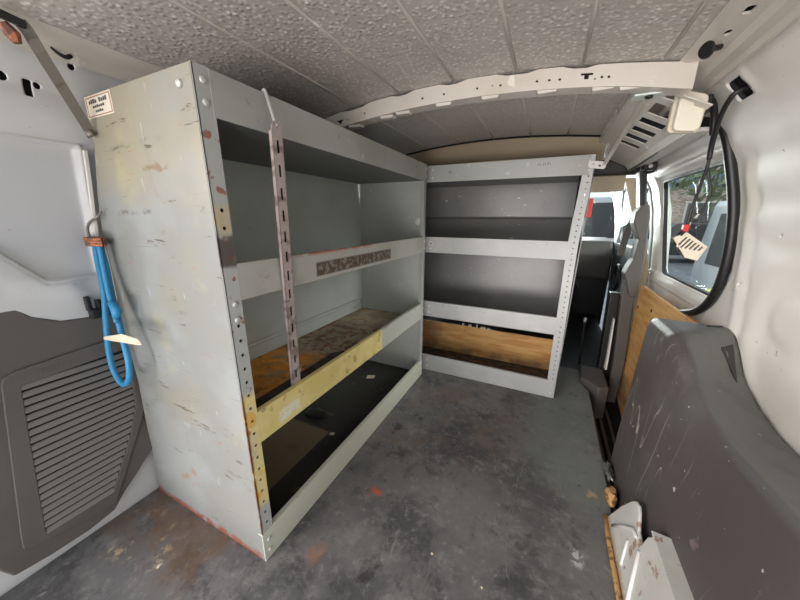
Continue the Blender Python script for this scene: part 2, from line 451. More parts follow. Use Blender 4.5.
def add_tube(bm, pts, r, n=10, flat=1.0, up=None, caps=True):
    pts = [Vector(p) for p in pts]
    if isinstance(r, (list, tuple)):
        rs = []
        for i in range(len(pts)):
            k = i / (len(pts) - 1) * (len(r) - 1); j = min(int(k), len(r) - 2)
            rs.append(r[j] + (r[j + 1] - r[j]) * (k - j))
    else:
        rs = [r] * len(pts)
    rings = []
    prev = None
    for i, p in enumerate(pts):
        d = (pts[min(i + 1, len(pts) - 1)] - pts[max(i - 1, 0)]).normalized()
        u = prev if prev is not None else Vector(up if up else ((0, 0, 1) if abs(d.z) < .9 else (1, 0, 0)))
        s = d.cross(u).normalized()
        u = s.cross(d).normalized()
        prev = u
        rings.append([bm.verts.new(p + (s * math.cos(2 * PI * k / n) + u * math.sin(2 * PI * k / n) * flat) * rs[i]) for k in range(n)])
    for a, b in zip(rings, rings[1:]):
        for k in range(n):
            bm.faces.new((a[k], a[(k + 1) % n], b[(k + 1) % n], b[k]))
    if caps:
        bm.faces.new(rings[0][::-1]); bm.faces.new(rings[-1])

def spline(pts, n=8):
    P = [Vector(p) for p in pts]
    P = [P[0] * 2 - P[1]] + P + [P[-1] * 2 - P[-2]]
    out = []
    for i in range(1, len(P) - 2):
        a, b, c, d = P[i - 1:i + 3]
        for k in range(n):
            t = k / n
            out.append(0.5 * ((2 * b) + (c - a) * t + (2 * a - 5 * b + 4 * c - d) * t * t + (3 * b - a - 3 * c + d) * t ** 3))
    out.append(P[-2])
    return out

def tube_bm(pts, r, n=10, sm=0, **k):
    bm = bmesh.new(); add_tube(bm, spline(pts, sm) if sm else pts, r, n, **k); return bm

def add_sheet(bm, fn, us, vs, th, nrm):
    """closed sheet: fn(u, v) -> xyz, thickness th along nrm"""
    nrm = Vector(nrm)
    A = [[bm.verts.new(Vector(fn(u, v))) for v in vs] for u in us]
    B = [[bm.verts.new(Vector(fn(u, v)) + nrm * th) for v in vs] for u in us]
    nu, nv = len(us), len(vs)
    for i in range(nu - 1):
        for j in range(nv - 1):
            bm.faces.new((A[i][j], A[i + 1][j], A[i + 1][j + 1], A[i][j + 1]))
            bm.faces.new((B[i][j], B[i][j + 1], B[i + 1][j + 1], B[i + 1][j]))
    for i in range(nu - 1):
        bm.faces.new((A[i][0], B[i][0], B[i + 1][0], A[i + 1][0]))
        bm.faces.new((A[i][-1], A[i + 1][-1], B[i + 1][-1], B[i][-1]))
    for j in range(nv - 1):
        bm.faces.new((A[0][j], A[0][j + 1], B[0][j + 1], B[0][j]))
        bm.faces.new((A[-1][j], B[-1][j], B[-1][j + 1], A[-1][j + 1]))

def rng(a, b, n): return [a + (b - a) * i / n for i in range(n + 1)]

def obj(name, bm, m, parent=None, smooth=False, bevel=0.0, seg=2, auto=False):
    bmesh.ops.recalc_face_normals(bm, faces=bm.faces)
    me = bpy.data.meshes.new(name)
    off = Vector((0, 0, 0))
    if parent is not None:
        q = parent
        while q is not None:
            off += q.location; q = q.parent
    bmesh.ops.translate(bm, verts=bm.verts, vec=-off)
    bm.to_mesh(me); bm.free()
    me.materials.append(m)
    o = bpy.data.objects.new(name, me)
    COL.objects.link(o)
    if parent is not None:
        o.parent = parent
    if smooth:
        me.polygons.foreach_set('use_smooth', [True] * len(me.polygons))
    if auto:
        me.set_sharp_from_angle(angle=math.radians(35))
    if bevel:
        b = o.modifiers.new('bevel', 'BEVEL')
        b.width = bevel; b.segments = seg; b.limit_method = 'ANGLE'
    return o

def thing(name, label, cat, loc, group=None):
    o = bpy.data.objects.new(name, None)
    o.empty_display_size = .05
    o.location = loc
    COL.objects.link(o)
    o['label'] = label; o['category'] = cat
    if group: o['group'] = group
    return o

def tag(o, label, cat, group=None):
    o['label'] = label; o['category'] = cat
    if group: o['group'] = group
    return o

def struct(name, bm, m, **k):
    o = obj(name, bm, m, **k)
    if not k.get('parent'):
        o['kind'] = 'structure'
    return o

def cut(o, cutters):
    """subtract closed shapes from a mesh object for good"""
    cb = bmesh.new()
    for c in cutters:
        me = bpy.data.meshes.new('tmp'); bmesh.ops.recalc_face_normals(c, faces=c.faces); c.to_mesh(me); c.free()
        cb.from_mesh(me); bpy.data.meshes.remove(me)
    me = bpy.data.meshes.new('tmp'); cb.to_mesh(me); cb.free()
    co = bpy.data.objects.new('tmp', me); COL.objects.link(co)
    md = o.modifiers.new('cut', 'BOOLEAN'); md.operation = 'DIFFERENCE'; md.solver = 'EXACT'; md.object = co
    bpy.context.view_layer.update()
    dg = bpy.context.evaluated_depsgraph_get()
    nm = bpy.data.meshes.new_from_object(o.evaluated_get(dg))
    old = o.data; o.modifiers.clear(); o.data = nm; nm.name = old.name
    bpy.data.objects.remove(co); bpy.data.meshes.remove(me)
    return o

def bolt_bm(p, ax, r=.006, h=.004):
    """domed bolt head at p, standing out along ax"""
    bm = bmesh.new()
    ax = Vector(ax).normalized()
    u = ax.orthogonal().normalized(); s = ax.cross(u)
    p = Vector(p)
    rings = []
    for hh, rr in ((0, 1), (.55, .95), (.85, .7), (1, .35)):
        rings.append([bm.verts.new(p + ax * h * hh + (u * math.cos(2 * PI * k / 10) + s * math.sin(2 * PI * k / 10)) * r * rr) for k in range(10)])
    for a, b in zip(rings, rings[1:]):
        for k in range(10):
            bm.faces.new((a[k], a[(k + 1) % 10], b[(k + 1) % 10], b[k]))
    bm.faces.new(rings[0][::-1]); bm.faces.new(rings[-1])
    return bm

def lerp_tab(tab, t):
    if t <= tab[0][0]: return tab[0][1]
    for (a, va), (b, vb) in zip(tab, tab[1:]):
        if t <= b:
            k = (t - a) / (b - a); k = k * k * (3 - 2 * k) * .4 + k * .6
            return va + (vb - va) * k
    return tab[-1][1]

def sstep(a, b, x):
    t = max(0, min(1, (x - a) / (b - a))); return t * t * (3 - 2 * t)

# van section: right wall distance from the axis x = 0 of the camera; van centre at x = -0.30
XW = [(-.2, .555), (0, .55), (.6, .53), (.8, .51), (.93, .49), (1.04, .462), (1.13, .422), (1.16, .405), (1.19, .38), (1.215, .358), (1.24, .338)]
def xw(z): return lerp_tab(XW, z)
XL = [(-.2, -1.105), (0, -1.105), (.6, -1.075), (.8, -1.06), (.93, -1.04), (1.04, -1.02), (1.15, -.985), (1.21, -.945), (1.24, -.92)]
def xl(z): return lerp_tab(XL, z)
def zc(x):
    t = (x + .30) / .54
    return 1.292 - .042 * t * t

# ------------------------------------------------------------ structure: floor, ceiling, walls
def floor_fn(x, y, t): return (x, y, t)
fl = [(-1.14, -.06), (.28, -.06), (.285, .9), (.295, 1.2), (.30, 1.74), (.275, 1.82), (.27, 2.0), (-1.14, 2.0)]
o = struct('floor', prism(fl, floor_fn, -.012, 0), M['floor'], bevel=.004)
# sunk side-door step and the floor pan under the mat
struct('floor.001', box_bm((-1.2, -.1, -.2), (.28, 3.4, -.013)), M['blackmat'])
struct('floor.002', box_bm((.28, -.1, -.22), (.75, 3.4, -.17)), M['blackmat'])
# cab floor
struct('floor.003', box_bm((-1.14, 2.0, -.012), (.5, 3.4, -.004)), M['black'])

CEIL_RIBS = (-.655, -.485, -.305, -.13, .03)
def ceil_pt(x, y):
    z = zc(x)
    return (x, y, z)
bm = bmesh.new()
add_sheet(bm, ceil_pt, rng(-.888, .235, 28), rng(-.08, 1.80, 10), .01, (0, 0, 1))
struct('ceiling', bm, M['ceiling'], smooth=True, auto=True)
for x in CEIL_RIBS + (.195,):
    for y0, y1 in ((-.08, .99), (1.05, 1.74)):
        bm = bmesh.new()
        add_tube(bm, [(x, y, zc(x) - .0005) for y in rng(y0, y1, 4)], .0045, 8, flat=.5)
        struct('trim_%d' % (1 + len([q for q in bpy.data.objects if q.name.startswith('trim_')])), bm, M['rail'], smooth=True)

# roof bow (cross member)
def bow_fn(u, v, t):
    sag = 1.292 - .045 * ((u + .30) / .54) ** 2
    return (u, 1.0 + t + (.02 * abs(u + .3) ** 2), sag - .001 + v * .86)
n = 40
xs = rng(-.85, .26, n)
top = []
for i, x in enumerate(xs):
    dip = -.007 if any(abs(x - r) < .03 for r in CEIL_RIBS) else 0
    top.append((x, dip))
bot = [(x, -.056 - .006 * sstep(.10, .26, x)) for x in xs][::-1]
holes = [circ(x, -.032, .0035, 8) for x in (-.62, -.405, -.335, -.235, -.17, -.075, -.045, -.02, .075, .09)]
holes += [circ(-.192, -.030, .0022, 6), circ(.06, -.036, .0025, 6)]
holes += [[(.028, -.020), (.028, -.026), (.036, -.026), (.036, -.036), (.046, -.036), (.046, -.026), (.055, -.026), (.055, -.020)]]
holes += [[(-.735, -.028), (-.735, -.034), (-.728, -.034), (-.728, -.042), (-.718, -.042), (-.718, -.034), (-.71, -.034), (-.71, -.028)]]
holes += [circ(-.76, -.036, .003, 6), circ(-.775, -.034, .003, 6), circ(-.69, -.036, .0025, 6)]
bm = bmesh.new()
add_holed(bm, top + bot, holes, bow_fn, 0, .003)
bow = struct('trim_bow', bm, M['rail'])
bow.name = 'trim_13'
bm = bmesh.new()
add_sheet(bm, lambda u, v: (bow_fn(u, -.012 - .036 * v, .007)), xs[1:-1], [0, 1], .001, (0, 1, 0))
struct('trim_29', bm, M['blackmat'])  # black sheet added inside the bow to make its holes dark
# underside and back of the bow
bm = bmesh.new()
def bu(u, v):
    p = bow_fn(u, -.056 - .006 * sstep(.10, .26, u), .003 + v * .045); return (p[0], p[1], p[2])
add_sheet(bm, bu, xs, [0, 1], .002, (0, 0, 1))
def bb(u, v):
    p = bow_fn(u, -.056 - .006 * sstep(.10, .26, u), .048); return (p[0], p[1], p[2] + v * (.056 + .006 * sstep(.10, .26, u)))
add_sheet(bm, bb, xs, [0, 1], .002, (0, 1, 0))
struct('trim_14', bm, M['rail'])
# pressed tabs hanging below the bow
bm = bmesh.new()
for x in (-.69, -.56, -.50, -.36, -.22, -.07, .06, .12):
    p = bow_fn(x, -.060, .02)
    add_hexa(bm, [(x, p[1] - .012, p[2] - .004), (x + .045, p[1] - .012, p[2] - .004), (x + .045, p[1] + .012, p[2] - .004), (x, p[1] + .012, p[2] - .004),
                  (x - .004, p[1] - .016, p[2] + .004), (x + .049, p[1] - .016, p[2] + .004), (x + .049, p[1] + .016, p[2] + .004), (x - .004, p[1] + .016, p[2] + .004)])
struct('trim_15', bm, M['rail'], bevel=.002)

# front header, the tan headliner edge above the short rack, and the ledge under it
bm = bmesh.new()
def hd(x, v): return (x, 1.74 + .05 * v, zc(x) - .002 - v * .115 + .0 * x)
add_sheet(bm, hd, rng(-.9, .19, 20), rng(0, 1, 3), .01, (0, 1, 0))
struct('trim_16', bm, M['headliner'], smooth=True, auto=True)
bm = bmesh.new()
add_tube(bm, [(x, 1.783, zc(x) - .1) for x in rng(-.62, .12, 16)], .006, 8, flat=.6)
struct('trim_17', bm, M['cream'], smooth=True)
struct('trim_18', tube_bm([(x, 1.735, zc(x) - .003) for x in rng(-.85, .2, 16)], .005, 8), M['blackmat'])

# left roof rail and left wall
def railL(y, v):
    pts = [(-.880, zc(-.880) - .001), (-.890, 1.235), (-.905, 1.229), (-.927, 1.224), (-.935, 1.205)]
    k = v * (len(pts) - 1); i = min(int(k), len(pts) - 2); f = k - i
    a, b = pts[i], pts[i + 1]
    return (a[0] + (b[0] - a[0]) * f, y, a[1] + (b[1] - a[1]) * f)
bm = bmesh.new(); add_sheet(bm, railL, rng(-.08, 2.0, 12), rng(0, 1, 8), .012, (-.4, 0, 1))
struct('trim_19', bm, M['rail'], smooth=True, auto=True)
def wl(y, z):
    x = xl(z)
    # large pressed recess of the upper panel, its lower edge falling to the right
    e = .005
    lo = .80 - .22 * sstep(.18, .28, y)
    lo = .835 - 1.3 * max(0, min(.065, y - .205))
    a = sstep(lo - e, lo + e, z) * (1 - sstep(1.055 - e, 1.055 + e, z)) * (1 - sstep(.368 - e, .368 + e, y + .0 * z))
    x -= .014 * a
    g = .0028
    if z < 1.06 and y < .372:
        x += .006 * math.exp(-((z - lo) / g) ** 2) - .004 * math.exp(-((z - lo + .008) / g) ** 2)
    if lo - .005 < z < 1.06: x += .005 * math.exp(-((y - .372) / .004) ** 2)
    if y < .372: x += .005 * math.exp(-((z - 1.058) / g) ** 2)
    # soft horizontal belt above it and bulge below
    x += .008 * math.exp(-((z - 1.11) / .035) ** 2) 
    x += .012 * math.exp(-((z - (.765 - .35 * max(0, y - .2))) / .03) ** 2) * (1 - sstep(.30, .36, y))
    return (x, y, z)
bm = bmesh.new(); add_sheet(bm, wl, rng(-.08, .5, 130) + rng(.52, 2.0, 20), rng(-.02, .6, 20) + rng(.603, 1.222, 240), .006, (-1, 0, 0))
wall_left = struct('wall_left', bm, M['white_left'], smooth=True)
def cyl_x(y, z, r, x0, x1, n=12, rz=None): return prism(circ(y, z, r, n, rz), lambda u, v, t: (t, u, v), x0, x1)
def rect_x(y0, z0, y1, z1, x0, x1, r=.003): return prism(rrect(y0, z0, y1, z1, r, 3), lambda u, v, t: (t, u, v), x0, x1)
cut(wall_left, [cyl_x(.368, 1.205, .0065, -1.2, -.8), cyl_x(.485, 1.205, .006, -1.2, -.8), rect_x(.298, 1.135, .311, 1.165, -1.2, -.8),
                cyl_x(.318, 1.158, .006, -1.2, -.8), cyl_x(.272, 1.16, .008, -1.2, -.8)])
# dark slot in the rail beside the strap
tag(obj('rubber_plug', tube_bm([(-.928, .335, 1.222), (-.930, .345, 1.216), (-.932, .356, 1.214), (-.932, .365, 1.220)], [.002, .003, .004, .005], 8, sm=3), M['black'], smooth=True),
    'small black rubber strip on the left roof rail beside the steel strap', 'rubber strip')
# outer skins so that no daylight leaks into the cavities
struct('wall_outer_left', box_bm((-1.24, -.08, -.2), (-1.22, 2.0, 1.3)), M['blackmat'])
struct('ceiling.001', box_bm((-1.24, -.08, 1.315), (.66, 2.1, 1.33)), M['blackmat'])

# right roof rail
RR = [(.225, 1.249), (.24, 1.243), (.285, 1.240), (.296, 1.231), (.317, 1.230), (.325, 1.222), (.336, 1.226), (.344, 1.245)]
def railR(y, v):
    k = v * (len(RR) - 1); i = min(int(k), len(RR) - 2); f = k - i
    a, b = RR[i], RR[i + 1]
    return (a[0] + (b[0] - a[0]) * f, y, a[1] + (b[1] - a[1]) * f)
bm = bmesh.new(); add_sheet(bm, railR, rng(-.08, 1.40, 30), rng(0, 1, 28), .004, (.3, 0, 1))
rail_r = struct('trim_20', bm, M['rail'], smooth=True, auto=True)
def zp(poly, x0z, x1z): return prism(poly, lambda u, v, t: (u, v, t), x0z, x1z)
cut(rail_r, [zp(rrect(.255, .80, .268, .825, .005, 3), 1.1, 1.3), zp(rrect(.262, .755, .272, .79, .004, 3), 1.1, 1.3),
             zp(circ(.262, .885, .006, 8, .012), 1.1, 1.3), zp(circ(.262, .965, .006, 8, .015), 1.1, 1.3), zp(circ(.256, 1.02, .005, 8), 1.1, 1.3)])
# the pierced rail ahead of the bow: a sloping plate with square holes
def pr_fn(u, v, t):   # u along y, v down the slope 0..1
    return (.165 + .15 * v + .05 * (u - 1.05) * 0 + t * .4, u, 1.235 - .075 * v + t)
holes = []
for y0, y1 in ((1.065, 1.10), (1.14, 1.23), (1.275, 1.33), (1.375, 1.43), (1.475, 1.53), (1.585, 1.63)):
    holes.append(rrect(y0, .38, y1, .82, .006, 2))
holes += [circ(1.30, .93, .006, 8, .03), circ(1.55, .93, .006, 8, .03)]
bm = bmesh.new(); add_holed(bm, [(1.05, 0), (1.05, 1), (2.0, 1), (2.0, 0)], holes, pr_fn, 0, .003)
struct('trim_21', bm, M['rail'])
def fl_fn(u, v, t): return (.165 + .04 * v - .002, u, 1.235 + .045 * v + t)
bm = bmesh.new()
add_holed(bm, [(1.05, 0), (1.05, 1.0), (2.0, 1.0), (2.0, 0)], [circ(1.2, .5, .010, 8, .2), rrect(1.33, .2, 1.37, .7, .008, 2), circ(1.50, .5, .012, 8, .25), rrect(1.60, .2, 1.615, .7, .004, 2), circ(1.66, .5, .012, 8, .2)], lambda u, v, t: (.160 + .03 * (1 - v) - .03 * (1 - v) + t, u, 1.232 + .045 * v), 0, .003)
struct('trim_22', bm, M['rail'])
struct('trim_23', box_bm((.10, 1.06, 1.290), (.66, 3.0, 1.294)), M['blackmat'])  # black sheet added over the pierced rail to shut out the sky
struct('wall_outer_right', box_bm((.60, 1.32, 1.20), (.61, 2.1, 1.33)), M['blackmat'])
# sill of the door opening below the pierced rail
def sl(y, v):
    P = [(.315, 1.160), (.330, 1.142), (.345, 1.150), (.36, 1.150), (.375, 1.150), (.392, 1.150)]
    k = v * (len(P) - 1); i = min(int(k), len(P) - 2); f = k - i
    return (P[i][0] + (P[i + 1][0] - P[i][0]) * f, y, P[i][1] + (P[i + 1][1] - P[i][1]) * f)
bm = bmesh.new(); add_sheet(bm, sl, rng(1.27, 2.0, 10), rng(0, 1, 15), .01, (0, 0, 1))
struct('trim_24', bm, M['white'], smooth=True, auto=True)

# right wall (rear quarter)
def edge_y(z):   # front edge of the quarter panel, along the weatherstrip
    return 1.252 + .16 * (1 - sstep(.50, .76, z)) + .10 * sstep(1.13, 1.215, z)
def wr(u, z):
    y = -.08 + (edge_y(z) + .08) * u
    x = xw(z)
    # pressed shapes of the quarter panel
    d = math.hypot((y - .93) / .17, (z - .60) / .20)
    x += .008 * (1 - sstep(.8, 1.2, d)) * sstep(.3, .5, u)
    d2 = math.hypot((y - .98) / .08, (z - .66) / .06)
    x -= .005 * (1 - sstep(.6, 1.2, d2))
    d3 = math.hypot((y - .98) / .28, (z - .98) / .17)
    x += .004 * (1 - sstep(.85, 1.15, d3))
    x -= .005 * math.exp(-((y - 1.20) / .02) ** 2) * (1 - sstep(1.0, 1.1, z))
    x += .004 * math.exp(-((y - 1.16) / .012) ** 2) * (1 - sstep(1.0, 1.1, z)) * (.6 + .4 * math.sin(z * 55))
    # raised frame round the square hole
    q = max(abs(y - 1.085) / .046, abs(z - 1.200) / .032)
    x -= .005 * (1 - sstep(.9, 1.1, q))
    return (x, y, z)
bm = bmesh.new(); add_sheet(bm, wr, rng(0, 1, 170), rng(-.18, 1.242, 130), .006, (1, 0, 0))
wall_right = struct('wall_right', bm, M['white'], smooth=True)
cut(wall_right, [rect_x(1.055, 1.178, 1.115, 1.221, .2, .7, .006), cyl_x(.93, .80, .005, .3, .7), cyl_x(1.06, .86, .004, .3, .7),
                 cyl_x(1.19, .72, .006, .3, .7), cyl_x(.82, .54, .005, .3, .7)])
struct('wall_outer_right', box_bm((.66, -.08, -.2), (.67, 1.32, 1.33)), M['blackmat'])
struct('trim_25', prism(rrect(1.03, 1.155, 1.14, 1.238, .015, 4), lambda u, v, t: (xw(v) + t, u, v), .026, .030), M['blackmat'])

# sliding side door: inner panel with window, ribbed ledges
def wd(y, z):
    x = xw(z) + .028
    for zz in (1.11, 1.135, 1.16): x -= .007 * math.exp(-((z - zz) / .006) ** 2)
    for zz in (.595, .615, .575): x -= .010 * math.exp(-((z - zz) / .006) ** 2)
    # flange round the window
    q = max(abs(y - 1.63) / .41, abs(z - .853) / .248)
    x += .012 * (1 - sstep(.97, 1.03, q))
    return (x, y, z)
bm = bmesh.new(); add_sheet(bm, wd, rng(1.22, 2.18, 60), rng(-.2, 1.222, 150), .02, (1, 0, 0))
door = struct('door_1', bm, M['white'], smooth=True)
WIN = rrect(1.24, .625, 2.02, 1.082, .045, 6)
cut(door, [prism(WIN, lambda u, v, t: (t, u, v), .3, .8)])
def wfr(u, v, t): return (xw(v) + .036 + t, u, v)
bm = bmesh.new()
inn = rrect(1.250, .633, 2.012, 1.074, .040, 6)
add_holed(bm, WIN, [inn], wfr, 0, .016)
wf = struct('window_frame', bm, M['black'], parent=None)
wf.name = 'window_1'
wf['kind'] = 'structure'
bm = bmesh.new()
add_sheet(bm, lambda y, z: (xw(z) + .046, y, z), [1.245, 2.015], rng(.63, 1.077, 10), .003, (1, 0, 0))
struct('pane', bm, M['glass'], parent=wf, smooth=True)

# black weatherstrip round the opening
ws = [(.34, 2.02, 1.15), (.345, 1.6, 1.162), (.355, 1.40, 1.175), (.378, 1.295, 1.180), (.418, 1.262, 1.145), (.452, 1.252, 1.04), (.480, 1.250, .93), (.497, 1.254, .82), (.508, 1.275, .715), (.51, 1.315, .635), (.508, 1.38, .585), (.50, 1.47, .552)]
tag(obj('weatherstrip', tube_bm(ws, .0135, 12, sm=8, up=(1, 0, 0)), M['black'], smooth=True), 'thick black rubber weatherstrip curving round the side door opening', 'door seal')

# plywood lining of the sliding door
ply = [(2.0, -.13), (2.0, .545), (1.96, .56), (1.30, .56), (1.30, -.17), (1.78, -.17)]
o = obj('plywood_sheet', prism(ply, lambda u, v, t: (.486 + t, u, v), 0, .012), M['ply'], bevel=.002)
tag(o, 'orange-brown plywood lining on the lower side door behind the wheel arch cover', 'door lining')
for k, (y, z) in enumerate(((1.97, .44), (1.75, .48), (1.98, .12), (1.80, -.10))):
    obj('screw', bolt_bm((.486, y, z), (-1, 0, 0), .008, .003), M['black'], parent=o, smooth=True)

# ------------------------------------------------------------ left trim: plastic lower panel with ribbed vent
t = thing('side_trim_panel', 'dark grey plastic lower trim panel on the left wall beside the tall rack', 'trim panel', (-1.07, .15, .03))
out = [(-.08, .75), (.197, .720), (.232, .672), (.275, .648), (.348, .640), (.55, .64), (.55, .20), (.42, .20), (.372, .164), (.335, .125), (.299, .092), (.267, .053), (.208, .043), (.131, .046), (.072, .055), (.055, .10), (-.08, .12)]
def tp(u, v, t): return (-1.078 + .02 * sstep(.6, .05, v) * 0 + t, u, v)
def vent_line(z): return 0
obj('panel_body', prism(out, tp, 0, .010), M['trim'], parent=t, bevel=.006, seg=3)
frame = [(.154, .533), (.160, .548), (.178, .556), (.20, .558), (.352, .570), (.41, .572), (.40, .36), (.379, .30), (.33, .20), (.295, .125), (.273, .082), (.25, .078), (.12, .103), (.098, .115), (.10, .14)]
hole = [(.180, .518), (.37, .530), (.385, .515), (.37, .345), (.345, .27), (.275, .125), (.265, .118), (.140, .122), (.138, .130)]
bm = bmesh.new(); add_holed(bm, frame, [hole], tp, .010, .017)
fo = obj('vent_frame', bm, M['trim'], parent=t, bevel=.002)
bm = bmesh.new(); add_prism(bm, hole, tp, .0101, .0105)
obj('vent_backing', bm, M['blackmat'], parent=t)
# ribs clipped to the vent opening
def span(poly, z):
    xs_ = []
    for (y0, z0), (y1, z1) in zip(poly, poly[1:] + poly[:1]):
        if (z0 - z) * (z1 - z) < 0:
            xs_.append(y0 + (y1 - y0) * (z - z0) / (z1 - z0))
    return (min(xs_), max(xs_)) if len(xs_) >= 2 else None
zz = .118
while zz < .522:
    a = span(hole, zz) or span(hole, zz + .010); b = span(hole, zz + .010)
    if a and b:
        bm = bmesh.new()
        add_prism(bm, [(a[0], zz), (a[1], zz), (b[1], zz + .0125), (b[0], zz + .0125)], lambda u, v, t, z0=zz: tp(u, v, t * (1.0 - .35 * (v - z0) / .0125)), .011, .019)
        obj('vent_rib', bm, M['rib'], parent=t, bevel=.0008, seg=1)
    zz += .0195
# small raised moulded marks above the ribs
bm = bmesh.new()
for k in range(7):
    y = .212 + k * .0095
    add_box(bm, (-1.0615, y, .533 + .002 * (k % 2)), (-1.0602, y + .006, .545))
obj('moulded_mark', bm, M['trim'], parent=t)
# seam channel to the rear of the panel and the wedge of black clip
tag(obj('latch_slot', box_bm((-1.0685, .050, .39), (-1.061, .078, .43)), M['black'], bevel=.002), 'small black slot in the plastic trim at the left edge of the picture', 'slot cover')

t = thing('plastic_clip', 'black plastic clip standing on the trim edge beside the blue rope', 'clip', (-1.06, .34, .64))
obj('clip_base', box_bm((-1.068, .325, .640), (-1.045, .372, .665)), M['black'], parent=t, bevel=.004)
for y in (.322, .342):
    obj('prong', box_bm((-1.064, y, .66), (-1.05, y + .011, .70 - (y - .322) * .6)), M['black'], parent=t, bevel=.003)

# white sill seam at the rear edge
tag(obj('door_sill', box_bm((-1.15, -.06, -.01), (-1.105, .075, .055)), M['bracket'], bevel=.006), 'white painted metal sill at the lower left corner', 'sill')

# steel strap from the roof rail to the tall rack
t = thing('steel_strap', 'long bent grey steel strap running from the left roof rail to the tall rack', 'brace', (-.955, .40, 1.07))
bm = bmesh.new()
P = [(-.874, .283, 1.228), (-.875, .292, 1.214), (-.876, .300, 1.190), (-.915, .338, 1.136), (-.955, .376, 1.082), (-.958, .379, 1.076)]
def strap(bm, P, w, th, side):
    P = [Vector(p) for p in P]; S = Vector(side).normalized() * w / 2
    ups = []
    for i in range(len(P)):
        d = (P[min(i + 1, len(P) - 1)] - P[max(i - 1, 0)]).normalized(); ups.append(d.cross(S).normalized() * th / 2)
    rr = [[bm.verts.new(p + S + u), bm.verts.new(p + S - u), bm.verts.new(p - S - u), bm.verts.new(p - S + u)][:] for p, u in zip(P, ups)]
    rr = [[r[0], r[1], r[2], r[3]] for r in rr]
    for a, b in zip(rr, rr[1:]):
        for k in range(4): bm.faces.new((a[k], a[(k + 1) % 4], b[(k + 1) % 4], b[k]))
    bm.faces.new(rr[0]); bm.faces.new(rr[-1][::-1])
strap(bm, spline(P, 4), .019, .004, (.39, .77, .48))
obj('strap', bm, M['strut'], parent=t, bevel=.001)
obj('bolt', bolt_bm((-.952, .374, 1.079), (.6, -.75, .1), .008, .007), M['strut'], parent=t, smooth=True)
obj('rusty_nut', tube_bm([(-.872, .262, 1.216), (-.872, .270, 1.202), (-.872, .273, 1.190)], [.006, .011, .006], 7), M['rustpart'], parent=t)
obj('hook_plate', tube_bm([(-.868, .235, 1.220), (-.868, .262, 1.226), (-.872, .288, 1.224)], .007, 6), M['black'], parent=t)

# ------------------------------------------------------------ TALL RACK along the left side
X0, Y0, Y1 = -.583, .386, 1.520
LEV = [(1.078, 1.157), (.725, .805), (.357, .443), (.0, .092)]
rk = thing('shelving_rack', 'tall scratched grey steel shelving rack along the left wall', 'shelving', (-.8, .95, 0))
side = [(X0, 0), (X0, 1.157), (-.976, 1.157), (-.972, 1.07), (-1.02, .95), (-1.035, .90), (-1.062, .70), (-1.064, .64), (-1.05, .43), (-1.095, .0)]
obj('end_panel', prism(side, lambda u, v, t: (u, t, v), Y0, Y0 + .004), M['panel'], parent=rk, bevel=.001)
far = [(X0, 0), (X0, 1.157), (-.972, 1.157), (-.985, .9), (-1.02, .0)]
obj('end_panel', prism(far, lambda u, v, t: (u, t, v), Y1 - .004, Y1), M['inner'], parent=rk, bevel=.001)
def backp(y, z):
    x = -.982 - .012 * (1 - sstep(.40, .44, z)) - .006 * math.exp(-((z - .42) / .003) ** 2)
    return (x, y, z)
bm = bmesh.new(); add_sheet(bm, backp, [Y0 + .005, Y1 - .005], sorted(rng(.0, 1.155, 20) + rng(.40, .44, 16)[1:-1]), .003, (-1, 0, 0))
obj('back_panel', bm, M['inner'], parent=rk)
# narrow white strip along the back edge of the near end panel
bm = bmesh.new()
strap(bm, [(-1.012, .380, 1.05), (-1.018, .378, 1.0), (-1.040, .376, .90), (-1.048, .375, .85)], .009, .006, (1, 0, 0))
obj('edge_strip', bm, M['white'], parent=rk)
# posts: perforated flanges in the face of the rack
def post(y0, y1, name, mt, z0=0.0, z1=1.157, pitch=.0345, ns=None):
    w_ = y1 - y0
    holes = []
    z = .05
    c = (y0 + y1) / 2 + .002
    while z < 1.14:
        keep = ns is None or ns(z)
        if keep: holes.append(circ(c, z, .0042, 8))
        z += pitch
    bm = bmesh.new()
    add_holed(bm, [(y0, z0), (y1, z0), (y1, z1), (y0, z1)], holes, lambda u, v, t: (X0 + t, u, v), -.0025, 0)
    add_box(bm, (X0 - .018, y1 - .0025 if y0 < 1 else y0, z0), (X0 - .0025, y1 if y0 < 1 else y0 + .0025, z1))
    return obj(name, bm, mt, parent=rk)
post(Y0, Y0 + .034, 'post', M['post'], ns=lambda z: z < .70 or .86 < z < .94)
post(Y1 - .030, Y1, 'post', M['steel'])
# black cavity strips seen through the perforations
obj('post_liner', box_bm((X0 - .0178, Y0 + .0045, .0), (X0 - .0165, Y0 + .031, 1.15)), M['blackmat'], parent=rk)
mats = [M['steel'], M['worn_lip'], M['yellow_lip'], M['bottom_lip']]
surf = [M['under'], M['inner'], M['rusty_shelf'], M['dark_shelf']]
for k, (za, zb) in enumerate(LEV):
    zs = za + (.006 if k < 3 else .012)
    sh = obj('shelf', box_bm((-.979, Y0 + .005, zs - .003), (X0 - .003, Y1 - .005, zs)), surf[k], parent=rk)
    bm = bmesh.new()
    a, b = (Y0 + .034, Y1 - .03) if k < 3 else (Y0 - .001, Y1)
    if k == 0: a, b = Y0 + .030, Y1 - .02
    xo = X0 + (.0008 if k in (0, 3) else -.0004)
    add_box(bm, (xo - .003, a, za), (xo, b, zb))
    add_box(bm, (xo - .016, a, zb - .0025), (xo - .003, b, zb))
    obj('shelf_lip', bm, mats[k], parent=sh, bevel=.0012)
    ys = (Y0 + .017, Y1 - .015)
    for y in ys:
        for z in ((za + zb) / 2 - .019, (za + zb) / 2 + .016):
            if k == 2 and y < 1: continue
            obj('bolt', bolt_bm((X0 + .0008, y, z - (.06 if k == 1 and y < 1 else 0)), (1, 0, 0), .0068, .004), M['bolt'], parent=rk, smooth=True)
